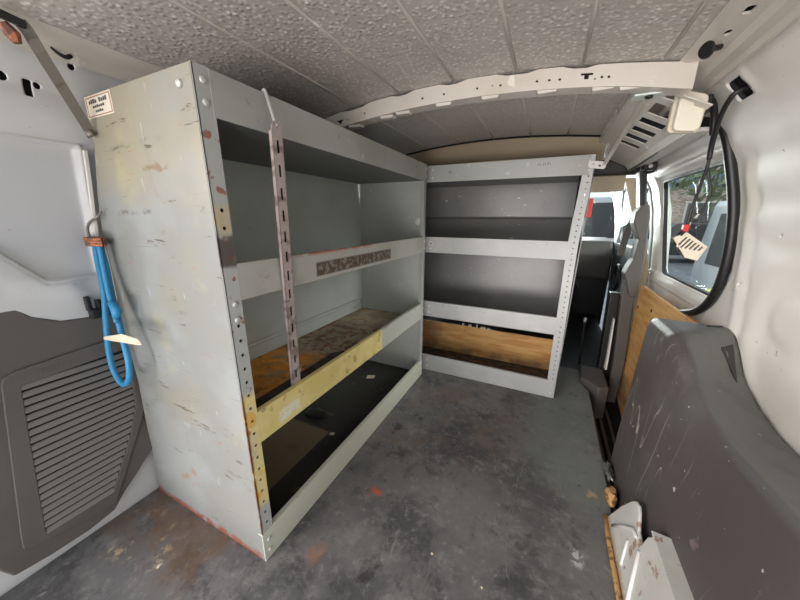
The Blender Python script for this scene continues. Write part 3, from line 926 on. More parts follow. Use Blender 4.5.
for p in ((-.62, Y0, 1.128),):
    obj('bolt', bolt_bm(p, (0, -1, 0), .0075, .006), M['bolt'], parent=rk, smooth=True)
for z in (1.045, .82, .60, .37):
    obj('bolt', bolt_bm((-.93 + .02 * (z > 1), Y1 - .004, z), (0, -1, 0), .006, .004), M['bolt'], parent=rk, smooth=True)
for (y, z) in ((1.45, .87), (1.44, .39)):
    obj('bolt', bolt_bm((-.981, y, z), (1, 0, 0), .006, .004), M['bolt'], parent=rk, smooth=True)

# maker's label on the end panel
t = thing('label_sticker', 'small cream printed label at the top rear corner of the tall rack', 'label', (-.93, Y0 - .001, 1.13))
LB = [(-.966, 1.128), (-.892, 1.134), (-.896, 1.166), (-.970, 1.160)]
LB = [(-.968, 1.112), (-.856, 1.112), (-.856, 1.155), (-.968, 1.155)]
obj('paper', prism(LB, lambda u, v, t: (u, t, v), Y0 - .0012, Y0 - .0002), M['label'], parent=t)
bm = bmesh.new()
for a, b in (((-.964, 1.1145), (-.860, 1.116)), ((-.964, 1.1505), (-.860, 1.152)), ((-.964, 1.1145), (-.962, 1.152)), ((-.862, 1.1145), (-.860, 1.152))):
    add_box(bm, (a[0], Y0 - .0017, a[1]), (b[0], Y0 - .0012, b[1]))
obj('printed_border', bm, M['labelred'], parent=t)
bm = bmesh.new()
for (z, h, xa, xb, n) in ((1.139, .008, -.952, -.872, 9), (1.130, .005, -.938, -.886, 6), (1.121, .005, -.930, -.894, 4)):
    for k in range(n):
        if n == 9 and k == 4: continue
        x = xa + (xb - xa) * k / n
        wv = (xb - xa) / n * .68
        add_box(bm, (x, Y0 - .0018, z), (x + wv, Y0 - .0012, z + h * (.75 + .25 * ((k * 7) % 3) / 2)))
obj('printed_lines', bm, M['ink'], parent=t)

# blue rope hanging on a wire hook at the back edge of the end panel
t = thing('blue_rope', 'loop of blue rope hanging from a wire hook on the end of the tall rack', 'rope', (-1.03, .375, .84))
yR = .372
obj('wire_hook', tube_bm([(-1.000, .380, .912), (-1.008, .368, .896), (-1.040, .366, .886), (-1.058, .364, .868), (-1.058, .364, .840)], .0028, 8, sm=6), M['strut'], parent=t, smooth=True)
bm = bmesh.new()
for z in (.832, .839, .846):
    add_tube(bm, [(-1.020 + .034 * math.cos(a), yR - .012 + .013 * math.sin(a), z) for a in rng(0, 2 * PI, 18)], .0042, 6, caps=False)
obj('clamp_ring', bm, M['rustpart'], parent=t, smooth=True)
def pR(u, v): return u, v
# coordinates in the plane just off the end panel (x, z)
# points in the plane y = .372, pulled out from the wall as the rope swings away from the panel
def sw(x, z, k=0.0):
    q = 1 - .095 * sstep(.86, .45, z) - k
    return (x * q, .372 * q - .004, .9 + (z - .9) * q)
ropeA = [(-1.043, .841), (-1.057, .784), (-1.066, .707), (-1.100, .616), (-1.129, .533), (-1.139, .466), (-1.122, .426), (-1.091, .415), (-1.050, .445), (-1.027, .508), (-1.027, .583), (-1.025, .656), (-1.024, .72), (-1.010, .835)]
obj('rope', tube_bm([sw(x, z) for x, z in ropeA], .0072, 10, sm=8), M['blue'], parent=t, smooth=True)
ropeB = [(-1.024, .838), (-1.035, .76), (-1.040, .70), (-1.040, .66), (-1.036, .62)]
obj('rope', tube_bm([sw(x, z, .02) for x, z in ropeB], .0062, 10, sm=8), M['blue'], parent=t, smooth=True)
obj('rope_knot', tube_bm([sw(-1.04, .675, .03), sw(-1.022, .655, .035), sw(-1.036, .635, .03)], [.008, .011, .007], 8, sm=3), M['blue'], parent=t, smooth=True)
obj('wire_tail', tube_bm([sw(-.998, .84, -.0), sw(-.995, .78), sw(-1.0, .72), sw(-1.005, .66)], .0018, 6, sm=4), M['strut'], parent=t, smooth=True)

bm = bmesh.new()
q = .86
Q = lambda x, y, z: (x * q, .372 * q + y, .9 + (z - .9) * q)
add_hexa(bm, [Q(-1.165, 0, .543), Q(-.975, .004, .560), Q(-.965, .010, .560), Q(-1.165, .004, .541), Q(-1.160, 0, .553), Q(-1.03, -.004, .588), Q(-.960, .002, .582), Q(-1.160, .004, .554)])
o = obj('paper_tag', bm, M['paper'], bevel=.002)
tag(o, 'creased off-white paper tag caught across the blue rope', 'paper tag')

# hanging slotted strut in front of the tall rack
t = thing('slotted_strut', 'dull mauve slotted steel strut hanging down the front of the tall rack', 'strut', (-.57, .57, 1.1))
def P3(a, b, f): return tuple(a[i] + (b[i] - a[i]) * f for i in range(3))
A = Vector((-.541, .523, 1.094)); B = Vector((-.606, .572, .372))
L = (B - A).length; D = (B - A).normalized()
S = Vector((0, 1, 0)); Nn = S.cross(D).normalized()
def st_fn(u, v, t): return tuple(A + D * v + S * u + Nn * t)
holes = [rrect(-.0036, z, .0036, z + .026, .003, 3) for z in [.035 + .048 * k for k in range(14)]]
bm = bmesh.new()
add_holed(bm, [(-.0145, .012), (-.006, 0), (.006, 0), (.0145, .012), (.0145, L), (-.0145, L)], holes + [circ(0, .012, .004, 8)], st_fn, -.002, 0)
obj('slotted_bar', bm, M['pinkstrut'], parent=t)
bm = bmesh.new()
add_prism(bm, [(-.0145, .02), (-.0125, .02), (-.0125, L - .02), (-.0145, L - .02)], st_fn, -.002, .007)
add_prism(bm, [(.0125, .02), (.0145, .02), (.0145, L - .02), (.0125, L - .02)], st_fn, -.002, .007)
obj('bar_flange', bm, M['pinkstrut'], parent=t)
obj('slot_shade_sheet', prism([(-.0125, .02), (.0125, .02), (.0125, L - .02), (-.0125, L - .02)], st_fn, .006, .007), M['blackmat'], parent=t)  # black sheet added behind the slots, painting the shade inside the channel
obj('hook_rod', tube_bm([(-.590, .541, 1.160), (-.582, .539, 1.162), (-.574, .536, 1.150), (-.541, .523, 1.084)], .0035, 8, sm=5), M['bolt'], parent=t, smooth=True)
bm = bmesh.new()
strap(bm, [(-.612, .570, .42), (-.605, .585, .46), (-.600, .592, .485)], .006, .002, (0, .3, 1))
strap(bm, [(-.622, .575, .40), (-.640, .560, .375), (-.660, .545, .367)], .02, .003, (0, 1, .2))
obj('torn_end', bm, M['bolt'], parent=t)

# loose things on the tall rack's shelves
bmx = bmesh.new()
add_prism(bmx, [(-.735, .43), (-.735, .90), (-.66, .98), (-.600, .98), (-.600, .43)], lambda u, v, t: (u, v, t), .3635, .369)  # thin dark brown sheet drawn as the lip's shadow or a mat, cut slantwise
tag(obj('dark_strip', bmx, mat('dark_brown_rubber_strip', lin(62, 50, 44), .7, layers=[scr(lin(92, 78, 66), 20, (1, 1, 1), .5, .6, .6)]), bevel=.001),
    'dark brown strip of shade or matting behind the yellow lip on the rusty middle shelf', 'strip')
def lump(name, c, r, mt, label, cat, seed, group=None, fl=.6):
    rd = random.Random(seed)
    bm = bmesh.new()
    bmesh.ops.create_icosphere(bm, subdivisions=2, radius=1)
    for v in bm.verts:
        k = 1 + rd.uniform(-.25, .25)
        v.co = Vector((v.co.x * r[0] * k, v.co.y * r[1] * k, max(v.co.z, -.5) * r[2] * k))
    zmin = min(v.co.z for v in bm.verts)
    bmesh.ops.translate(bm, verts=bm.verts, vec=Vector(c) - Vector((0, 0, zmin)))
    return tag(obj(name, bm, mt, smooth=False), label, cat, group)
lump('rag', (-.875, .925, .012), (.05, .035, .012), M['black'], 'small crumpled black rag on the bottom shelf of the tall rack', 'rag', 3)
def scrap(name, pts, z, mt, label, cat, group=None, h=.0015):
    bm = prism(pts, lambda u, v, t: (u, v, z + t), 0, h)
    return tag(obj(name, bm, mt), label, cat, group)
scrap('paper_scrap', [(-.84, 1.31), (-.80, 1.33), (-.81, 1.36), (-.85, 1.345)], .0125, M['paper'], 'pale scrap of paper at the far end of the bottom shelf of the tall rack', 'paper scrap')
scrap('paper_scrap', [(-.735, .845), (-.715, .85), (-.72, .865), (-.738, .86)], .0125, M['paper'], 'tiny white paper scrap near the front of the bottom shelf of the tall rack', 'paper scrap')

# ------------------------------------------------------------ SHORT RACK across the front of the load bay
YR, YB, XA, XB = 1.587, 1.900, -.760, .128
r2 = thing('shelving_rack', 'shorter grey steel shelving rack across the front of the load bay', 'shelving', ((XA + XB) / 2, 1.75, 0))
R_LEV = [(1.080, 1.160), (.716, .800), (.346, .434), (0.0, .096)]
endp = [(YR, 0), (YR, 1.16), (YB, 1.16), (YB, 0)]
obj('end_panel', prism(endp, lambda u, v, t: (t, u, v), XA, XA + .004), M['rshelf'], parent=r2)
obj('end_panel', prism(endp, lambda u, v, t: (t + .018 * sstep(.8, 1.16, v), u, v), XB - .004, XB), M['rshelf'], parent=r2)
def back2(x, z):
    y = YB - .004
    if z > .905: y = YB + .0
    y -= (.012 + .055 * (1 - max(0, min(1, (z - .76) / .14)))) * (1 - sstep(.895, .903, z)) * sstep(.74, .76, z)
    return (x, y, z)
bm = bmesh.new(); add_sheet(bm, back2, [XA + .005, XB - .005], [.235, .5, .74, .745, .75, .76, .88, .895, .899, .903, .91, 1.0, 1.155], .003, (0, 1, 0))
obj('back_panel', bm, M['rshelf'], parent=r2)
def post2(x0, x1, flare, mt, side):
    holes = []
    z = .03
    while z < 1.13:
        holes.append(circ((x0 + x1) / 2 + (.003 if side > 0 else 0), z, .0032, 8)); z += .0255
    bm = bmesh.new()
    n = 14
    outer = [(x0, 0), (x1, 0)] + [(x1, v) for v in rng(.1, 1.16, 10)] + [(x0, 1.16)] + [(x0, v) for v in rng(1.1, .1, 10)]
    add_holed(bm, outer, holes, lambda u, v, t: (u + flare * sstep(.75, 1.16, v), YR + t, v), 0, .0025)
    return obj('post', bm, mt, parent=r2)
post2(XB - .042, XB, .018, M['rlip'], 1)
post2(XA, XA + .012, 0, M['steel'], -1)
obj('post_liner', box_bm((XB - .036, YR + .016, 0), (XB - .006, YR + .0175, 1.15)), M['blackmat'], parent=r2)
rs = [M['under'], M['inner'], M['rust_edge_shelf'], M['dirt_shelf']]
for k, (za, zb) in enumerate(R_LEV):
    zs = za + (.006 if k < 3 else .012)
    sh = obj('shelf', box_bm((XA + .005, YR + .004, zs - .003), (XB - .005, YB - .075 if k == 1 else YB - .006, zs)), rs[k], parent=r2)
    bm = bmesh.new()
    a, b = XA + .002, XB - .040
    if k in (0, 3): b = XB - .002
    add_box(bm, (a, YR - .0022 if k in (0, 3) else YR - .0006, za), (b, YR + .0004, zb))
    add_box(bm, (a, YR + .0004, zb - .0025), (b - (.04 if k in (0, 3) else 0), YR + .014, zb))
    obj('shelf_lip', bm, M['rlip'] if k else M['steel'], parent=sh, bevel=.001)
    for x in (XA + .018, -.575, XB - .018 + (.014 if k == 0 else 0)):
        for z in ((za + zb) / 2 - .02, (za + zb) / 2 + .018):
            obj('bolt', bolt_bm((x, YR - .002, z), (0, -1, 0), .0055, .004), M['bolt'], parent=r2, smooth=True)
# corner plate that ties both racks
o = obj('tie_plate', prism([(-.589, .752), (-.561, .752), (-.559, .775), (-.589, .778)], lambda u, v, t: (u, t, v), YR - .006, YR - .0024), M['bolt'], parent=r2)
obj('bolt', bolt_bm((-.571, YR - .006, .765), (0, -1, 0), .004, .003), M['rustpart'], parent=r2, smooth=True)
# faint pencilled marks on the top lip
bm = bmesh.new()
for k, (x, h, s) in enumerate(((-.075, .010, .3), (-.066, .008, -.4), (-.054, .012, .2), (-.046, .010, -.2), (-.037, .014, .4), (-.028, .010, -.3))):
    strap(bm, [(x - .004 * s, YR - .0026, 1.128), (x + .006 * s, YR - .0026, 1.128 + h)], .002, .0006, (1, 0, 0))
obj('scribbled_mark', bm, M['ink'], parent=r2)

# white patch stuck on the tall rack's far end panel
scr_o = obj('paint_chip', prism([(-.64, .878), (-.625, .90), (-.610, .893), (-.612, .868), (-.628, .862)], lambda u, v, t: (u, t, v), Y1 - .006, Y1 - .0045), M['white'])
tag(scr_o, 'white chip stuck on the far end panel of the tall rack', 'sticker')

# plywood board standing in the bottom bay of the short rack
o = obj('plywood_board', prism([(XA + .01, .014), (XA + .01, .212), (XB - .01, .212), (XB - .01, .014)], lambda u, v, t: (u, 1.876 + t, v), 0, .012), M['ply'], bevel=.001)
tag(o, 'orange plywood board standing at the back of the short rack bottom bay', 'plywood board')
for k, x in enumerate((-.44, -.40, -.35, -.32, -.28)):
    bm = bmesh.new()
    add_box(bm, (x, 1.870, .2125), (x + (.012, .02, .01, .03, .02)[k], 1.874 + .012, (.232, .228, .236, .226, .222)[k]))
    tag(obj('paper_scrap', bm, M['paper']), ('leftmost', 'second from the left', 'tallest and middle', 'second from the right', 'rightmost')[k] + ' torn cream paper scrap on the top edge of the plywood board', 'paper scrap', 'paper scraps along the plywood board')
for k, (x, y, sx, sy) in enumerate(((-.30, 1.70, .03, .012), (-.05, 1.67, .035, .014), (.03, 1.70, .03, .015), (-.15, 1.66, .02, .01))):
    lump('debris_flake', (x, y, .012), (sx, sy, .004), M['paper'] if k != 1 else M['cardboard'],
         ('pale flake left of centre', 'brown flake near the front', 'pale flake at the right end', 'small flake in the middle')[k] + ' on the dirty bottom shelf of the short rack', 'debris', k)

# brace from the short rack to the roof bow
t = thing('brace_strap', 'white perforated brace strap from the short rack corner up to the roof bow', 'brace', (.15, 1.57, 1.13))
bm = bmesh.new()
add_holed(bm, rrect(.118, 1.108, .182, 1.136, .010, 3), [circ(.136, 1.123, .005, 8), circ(.160, 1.120, .005, 8)], lambda u, v, t: (u, YR - .010 + t, v - .15 * (u - .118)), 0, .004)
obj('end_plate', bm, M['bolt'], parent=t)
bm = bmesh.new(); strap(bm, [(.176, YR - .008, 1.115), (.186, 1.50, 1.150), (.196, 1.30, 1.20), (.19, 1.08, 1.212)], .016, .003, (1, 0, .3))
obj('strap', bm, M['rail'], parent=t)
bm = bmesh.new(); add_box(bm, (.155, 1.035, 1.198), (.225, 1.075, 1.203))
obj('bow_plate', bm, mat('greenish_white_plate', lin(204, 212, 204), .35), parent=t, bevel=.002)
obj('bolt', bolt_bm((.188, 1.05, 1.198), (0, 0, -1), .009, .006), M['black'], parent=t, smooth=True)

# ------------------------------------------------------------ right side: wheel arch cover
def arch_h(x, y):
    q = y - (x - .35) * .8
    z = lerp_tab([(-.2, .480), (.56, .475), (.74, .463), (.83, .483), (.90, .508), (.99, .562), (1.055, .590), (1.3, .588)], q)
    return z - .2 * (x - .35) * (1 - sstep(.93, 1.03, q)) - .04 * (x - .35)
def arch_sec(y):
    """inner face foot, ridge, top, wall: list of (x, z) from floor up and outward"""
    rx = lerp_tab([(-.1, .385), (.74, .378), (.9, .362), (1.05, .350), (1.25, .346)], y)
    rz = arch_h(rx, y)
    s_ = [(.318, -.05), (.320, .10), (rx - .012, rz - .035), (rx - .006, rz - .014), (rx + .010, rz - .001)]
    for k in range(1, 5):
        x = rx + .010 + (.515 - rx) * k / 4
        s_.append((x, arch_h(x, y)))
    return s_
def arch(y, k):
    s = arch_sec(y); i = min(int(k), len(s) - 2); f = k - i
    x = s[i][0] + (s[i + 1][0] - s[i][0]) * f; z = s[i][1] + (s[i + 1][1] - s[i][1]) * f
    q = max(0, (y - 1.205) / .03)
    if q > 0:
        if k <= 3: x += .012 * q * q
        if k >= 3: z -= .010 * q * q
    return (x, y, z)
t = thing('wheel_arch_cover', 'large scuffed dark plastic wheel arch cover on the right side', 'wheel arch cover', (.42, .7, 0))
ys = rng(-.08, .9, 20) + rng(.91, 1.20, 30) + [1.21, 1.22, 1.23, 1.235]
bm = bmesh.new()
add_sheet(bm, arch, ys, rng(0, 8, 32), .006, (1, 0, -.3))
cov = obj('cover', bm, M['arch'], parent=t, smooth=True)
# front closing face
bm = bmesh.new()
sec = [arch(1.234, k) for k in rng(0, 8, 32)]
poly = [(p[0], p[2]) for p in sec] + [(.53, -.05)]
add_prism(bm, poly, lambda u, v, t: (u, t, v), 1.215, 1.235)
obj('front_face', bm, M['arch'], parent=t, bevel=.004)
# torn dark notch in the top face
nt_ = bmesh.new()
NP = [(.470, 1.19), (.515, 1.21), (.515, 1.13), (.500, 1.03), (.475, 1.09)]
vs1 = [nt_.verts.new((x, y, arch_h(x, y) + .003)) for x, y in NP]
vs2 = [nt_.verts.new((x, y, arch_h(x, y) - .004)) for x, y in NP]
nt_.faces.new(vs1); nt_.faces.new(vs2[::-1])
for i in range(5): nt_.faces.new((vs1[i], vs1[(i + 1) % 5], vs2[(i + 1) % 5], vs2[i]))
obj('torn_notch', nt_, M['black'], parent=t)


# folded painted bracket in the lower right corner
t = thing('folded_bracket', 'dirty off-white folded metal bracket standing on the floor at lower right', 'bracket', (.29, .7, 0))
def face(u, v, t):     # u = y, v = height along the leaning face
    return (.268 + .20 * v + t, u, v)
fp = [(.42, .0), (.935, .0), (.93, .02), (.905, .09), (.875, .145), (.862, .160), (.842, .166), (.825, .160), (.79, .135), (.755, .128), (.752, .165), (.735, .19), (.42, .19)]
bm = bmesh.new(); add_prism(bm, fp, face, 0, .008)
obj('main_face', bm, M['bracket'], parent=t, bevel=.003)
bm = bmesh.new()
lp = [(.300, .42), (.300, .742), (.345, .735), (.352, .42)]
add_prism(bm, lp, lambda u, v, t: (u, v, .192 + t + .05 * (u - .3)), 0, .006)
add_box(bm, (.344, .42, .06), (.350, .736, .196))
obj('top_ledge', bm, M['bracket'], parent=t, bevel=.002)
bm = bmesh.new()
add_tube(bm, [face(.885, .03, -.002), face(.84, .085, -.003), face(.80, .125, -.003), face(.775, .128, -.003)], .0045, 8)
obj('pressed_rib', bm, M['bracket'], parent=t, smooth=True)
bm = bmesh.new()
add_tube(bm, [face(.745, .12, -.001), face(.70, .05, -.001), face(.67, .005, -.001)], .005, 8)
add_tube(bm, [face(.80, .085, -.0005), face(.77, .03, -.0005)], .004, 8)
obj('pressed_rib', bm, M['white'], parent=t, smooth=True)
bm = bmesh.new(); add_tube(bm, [(.262, .45, .006), (.262, .7, .006), (.263, .86, .006), (.266, .94, .006)], .007, 8, flat=.7)
obj('rusty_foot', bm, M['cardboard'], parent=t, smooth=True)
lump('fibre_clump', (.292, 1.02, .0), (.016, .035, .022), M['cardboard'], 'brown fibre clump on the floor ahead of the folded bracket', 'debris', 11)
lump('crumpled_wrap', (.300, 1.14, .0), (.014, .05, .02), M['foil'], 'crumpled clear wrap at the floor edge beside the wheel arch cover', 'wrap', 12)
# small litter
lump('litter_chip', (-.052, .515, 0), (.006, .005, .004), M['paper'], 'tiny beige chip on the floor near the bottom of the picture', 'debris', 21)
lump('litter_chip', (-.185, .60, 0), (.003, .003, .003), M['paper'], 'tiny white speck on the floor left of the beige chip', 'debris', 22)
lump('litter_chip', (-.045, .58, 0), (.0025, .0025, .002), M['paper'], 'tiny white speck on the floor behind the beige chip', 'debris', 23)
lump('litter_chip', (-.83, .255, 0), (.004, .007, .003), M['paper'], 'small white fleck on the floor in front of the tall rack', 'debris', 24)

# dark grey block at the front end of the side step
tag(obj('step_block', prism([(.262, 1.835), (.34, 1.74), (.39, 1.76), (.39, 2.0), (.275, 2.0)], lambda u, v, t: (u, v, t), -.16, .035), M['trim'], bevel=.01, seg=3), 'dark grey plastic step block at the foot of the door pillar', 'step trim')
bm = bmesh.new()
for x in (.31, .34, .37, .41):
    add_box(bm, (x, 1.0, -.17), (x + .016, 1.98, -.158))
struct('trim_26', bm, M['trim'], bevel=.003)

# ------------------------------------------------------------ roof items on the right
t = thing('interior_lamp', 'loose ivory interior lamp at the end of the right roof rail', 'lamp', (.29, 1.10, 1.16))
bm = bmesh.new()
pa = [(.274, 1.143), (.276, 1.225), (.284, 1.232), (.330, 1.216), (.336, 1.208), (.332, 1.138), (.325, 1.128), (.281, 1.134)]
LX = lambda u, v, t: (u * .94, 1.10 + t, .9 + (v - .9) * .94)
add_prism(bm, pa, LX, -.018, 0)
obj('lens', bm, M['lens'], parent=t, bevel=.005, seg=3)
bm = bmesh.new(); add_prism(bm, [(p[0] + .006 * (1 if p[0] > .3 else -1.3), p[1]) for p in pa], LX, .0005, .022)
obj('housing', bm, M['socket'], parent=t, bevel=.003)
bm = bmesh.new(); add_box(bm, (.318, 1.102, 1.16), (.330, 1.13, 1.20))
obj('connector', bm, M['black'], parent=t, bevel=.003)

t = thing('rubber_bumper', 'black mushroom shaped rubber bumper on the right roof rail', 'bumper', (.262, .935, 1.235))
bm = bmesh.new()
c = Vector((.237, .895, 1.222)); d = Vector((.75, .55, .25)).normalized()
add_tube(bm, [c, c + d * .004, c + d * .007], [.013, .015, .007], 16)
obj('head', bm, M['black'], parent=t, smooth=True, auto=True)
bm = bmesh.new(); add_tube(bm, [c + d * .004, c + d * .036], .0055, 10)
obj('stem', bm, M['black'], parent=t, smooth=True)

# wiring hanging out of the square hole
t = thing('hanging_cable', 'black taped cable hanging out of the square hole in the right wall', 'cable', (.41, 1.13, 1.16))
main = [(.395, 1.085, 1.205), (.362, 1.088, 1.190), (.358, 1.12, 1.155), (.364, 1.15, 1.12), (.370, 1.17, 1.09), (.375, 1.18, 1.06)]
obj('cable_sheath', tube_bm(main, [.0055, .0055, .0065, .006], 10, sm=8), M['black'], parent=t, smooth=True)
loopc = [(.318, 1.13, 1.200), (.342, 1.15, 1.195), (.360, 1.17, 1.165), (.370, 1.18, 1.12)]
obj('cable_sheath', tube_bm(loopc, .008, 10, sm=6), M['black'], parent=t, smooth=True)
br1 = [(.375, 1.18, 1.07), (.375, 1.18, 1.035), (.368, 1.175, .98), (.362, 1.17, .93), (.360, 1.17, .88)]
obj('cable_branch', tube_bm(br1, .0042, 8, sm=6), M['black'], parent=t, smooth=True)
br2 = [(.375, 1.18, 1.04), (.385, 1.18, 1.01), (.396, 1.18, .975), (.392, 1.18, .94), (.384, 1.18, .915)]
obj('cable_branch', tube_bm(br2, .0036, 8, sm=6), M['black'], parent=t, smooth=True)
obj('pale_wire', tube_bm([(.384, 1.18, .916), (.376, 1.18, .905), (.368, 1.175, .893), (.364, 1.172, .870)], .0022, 6, sm=4), M['bolt'], parent=t, smooth=True)
obj('plug', box_bm((.363, 1.162, .893), (.380, 1.178, .903)), M['black'], parent=t, bevel=.002)

t = thing('dangling_lamp_unit', 'ivory slotted lamp housing with red plug dangling before the side window', 'lamp', (.36, 1.17, .85))
C0 = Vector((.372, 1.175, .826))
rot = Matrix.Rotation(math.radians(33), 3, 'Y')
def RL(u, v, w_): return tuple(C0 + rot @ Vector((u, w_, v)))
bm = bmesh.new()
outer = [(-.044, -.004), (-.030, .026), (.036, .022), (.046, -.020), (.018, -.030)]
hl = [[(x, -.018 + .004 * k), (x + .005, -.018 + .004 * k), (x + .005, .016), (x, .016)] for k, x in enumerate([-.022 + .0095 * i for i in range(6)])]
add_holed(bm, outer, hl, RL, -.012, -.006)
obj('slotted_cover', bm, M['socket'], parent=t)
bm = bmesh.new()
add_prism(bm, outer, RL, -.002, .006)
obj('housing_back', bm, M['trim'], parent=t)
bm = bmesh.new()
for (a, b) in zip(outer, outer[1:] + outer[:1]):
    add_hexa(bm, [RL(a[0], a[1], -.0135), RL(b[0], b[1], -.0135), RL(b[0] * .9, b[1] * .86, -.0135), RL(a[0] * .9, a[1] * .86, -.0135),
                  RL(a[0], a[1], .008), RL(b[0], b[1], .008), RL(b[0] * .9, b[1] * .86, .008), RL(a[0] * .9, a[1] * .86, .008)])
obj('rim', bm, M['socket'], parent=t)
obj('red_plug', box_bm((.349, 1.155, .866), (.362, 1.172, .886)), M['red'], parent=t, bevel=.002)
obj('black_plug', tube_bm([(.345, 1.16, .857), (.352, 1.163, .866), (.358, 1.165, .874)], .007, 8), M['black'], parent=t)

# ------------------------------------------------------------ B pillar, cab
def pil(bm, rows, y0, y1):
    """rows of (z, xa, xb)"""
    ring = []
    for z, a, b in rows:
        ring.append([bm.verts.new((a, y0, z)), bm.verts.new((b, y0, z)), bm.verts.new((b, y1, z)), bm.verts.new((a, y1, z))])
    for p, q in zip(ring, ring[1:]):
        for k in range(4): bm.faces.new((p[k], p[(k + 1) % 4], q[(k + 1) % 4], q[k]))
    bm.faces.new(ring[0][::-1]); bm.faces.new(ring[-1])
t = thing('pillar_trim', 'tall dark plastic trim on the door pillar between the cab and side door', 'pillar trim', (.42, 2.0, 0))
bm = bmesh.new(); pil(bm, [(-.15, .43, .475), (.1, .425, .48), (.5, .40, .458), (.62, .405, .455), (.66, .41, .45)], 1.95, 2.02)
obj('lower_trim', bm, M['pillar'], parent=t, bevel=.006)
bm = bmesh.new(); pil(bm, [(-.15, .36, .43), (.1, .365, .425), (.5, .355, .40)], 1.99, 2.05)
obj('lower_trim', bm, M['black'], parent=t, bevel=.006)
bm = bmesh.new(); pil(bm, [(.05, .392, .402), (.12, .392, .402), (.30, .388, .395), (.36, .389, .393)], 1.955, 1.989)
obj('white_edge', bm, M['white'], parent=t)
bm = bmesh.new(); pil(bm, [(.50, .43, .462), (.62, .39, .462), (.70, .415, .462), (.80, .42, .455), (.88, .385, .45), (.93, .385, .445), (.97, .408, .435)], 1.93, 2.03)
obj('belt_guide', bm, M['pillar'], parent=t, bevel=.006)
bm = bmesh.new(); pil(bm, [(.90, .413, .445), (1.0, .395, .425), (1.12, .375, .405), (1.18, .36, .395)], 1.96, 2.04)
obj('upper_trim', bm, M['black'], parent=t, bevel=.006)
bm = bmesh.new(); add_box(bm, (.375, 1.90, 1.125), (.425, 1.95, 1.16)); add_box(bm, (.37, 1.90, 1.16), (.385, 2.0, 1.175))
obj('track_bracket', bm, M['black'], parent=t, bevel=.004)
obj('bolt', bolt_bm((.40, 1.90, 1.142), (0, -1, 0), .009, .006), M['bolt'], parent=t, smooth=True)

tag(obj('sun_visor', prism(rrect(.02, 1.045, .345, 1.135, .015, 4), lambda u, v, t: (u, 2.10 + t, v), 0, .02), M['cream'], bevel=.006), 'cream padded panel under the dark header behind the short rack', 'visor')
struct('trim_27', box_bm((.0, 2.02, 1.125), (.45, 2.09, 1.20)), M['black'], bevel=.01)
bm = bmesh.new(); pil(bm, [(.0, .52, .56), (.6, .50, .55), (.95, .41, .47), (1.12, .35, .41)], 2.16, 2.20)
struct('trim_28', bm, M['cream'], bevel=.01)
# cab roof
bm = bmesh.new(); add_sheet(bm, lambda x, y: (x, y, zc(x) - .03 - .25 * max(0, y - 2.6) ** 2), rng(-.98, .40, 12), rng(1.80, 3.1, 8), .02, (0, 0, 1))
struct('ceiling.002', bm, M['headliner'], smooth=True)
# front door with window, right and left
def fdoor(sgn, name, wn):
    X = (lambda z: xw(z) + .03) if sgn > 0 else (lambda z: -.6 - xw(z) - .03)
    bm = bmesh.new(); add_sheet(bm, lambda y, z: (X(z), y, z), rng(2.18, 3.35, 20), rng(-.15, 1.2, 40), .02, (sgn, 0, 0))
    d = struct(name, bm, M['trim'] if sgn < 0 else mat('pale_grey_door_card', lin(150, 156, 156), .5), smooth=True)
    wpoly = [(2.26, .72), (3.2, .70), (3.0, 1.0), (2.85, 1.10), (2.30, 1.12)]
    cut(d, [prism(wpoly, lambda u, v, t: (t, u, v), sgn * .5 - (.3 if sgn > 0 else .9) + (.1 if sgn > 0 else 0), sgn * .5 + (.3 if sgn > 0 else -.3))])
    bm = bmesh.new(); add_prism(bm, wpoly, lambda u, v, t: (X(v) + .01 * sgn + t, u, v), 0, .003)
    struct(wn, bm, M['glass'])
fdoor(1, 'door_2', 'window_2')
fdoor(-1, 'door_3', 'window_3')
bm = bmesh.new(); add_sheet(bm, lambda x, v: (x, 3.75 - .75 * v, .72 + .40 * v), rng(-1.1, .5, 8), [0, 1], .005, (0, 1, 0))
struct('window_4', bm, M['glass'])
bm = bmesh.new(); add_box(bm, (-1.15, 3.35, -.1), (.56, 3.9, .70))
struct('wall_front', bm, M['black'])
t = thing('dashboard', 'dark plastic dashboard below the windscreen seen past the short rack', 'dashboard', (-.3, 3.2, .5))
bm = bmesh.new(); add_prism(bm, [(3.05, .40), (3.0, .62), (3.06, .72), (3.34, .74), (3.34, .40)], lambda u, v, t: (t, u, v), -1.08, .50)
obj('dash_top', bm, M['trim'], parent=t, bevel=.02, seg=3)
bm = bmesh.new(); add_tube(bm, [(-.65 + .18 * math.cos(a), 2.92 - .05 * math.sin(a), .70 + .17 * math.sin(a)) for a in rng(0, 2 * PI, 28)], .014, 8, caps=False)
obj('steering_wheel', bm, M['black'], parent=t, smooth=True)

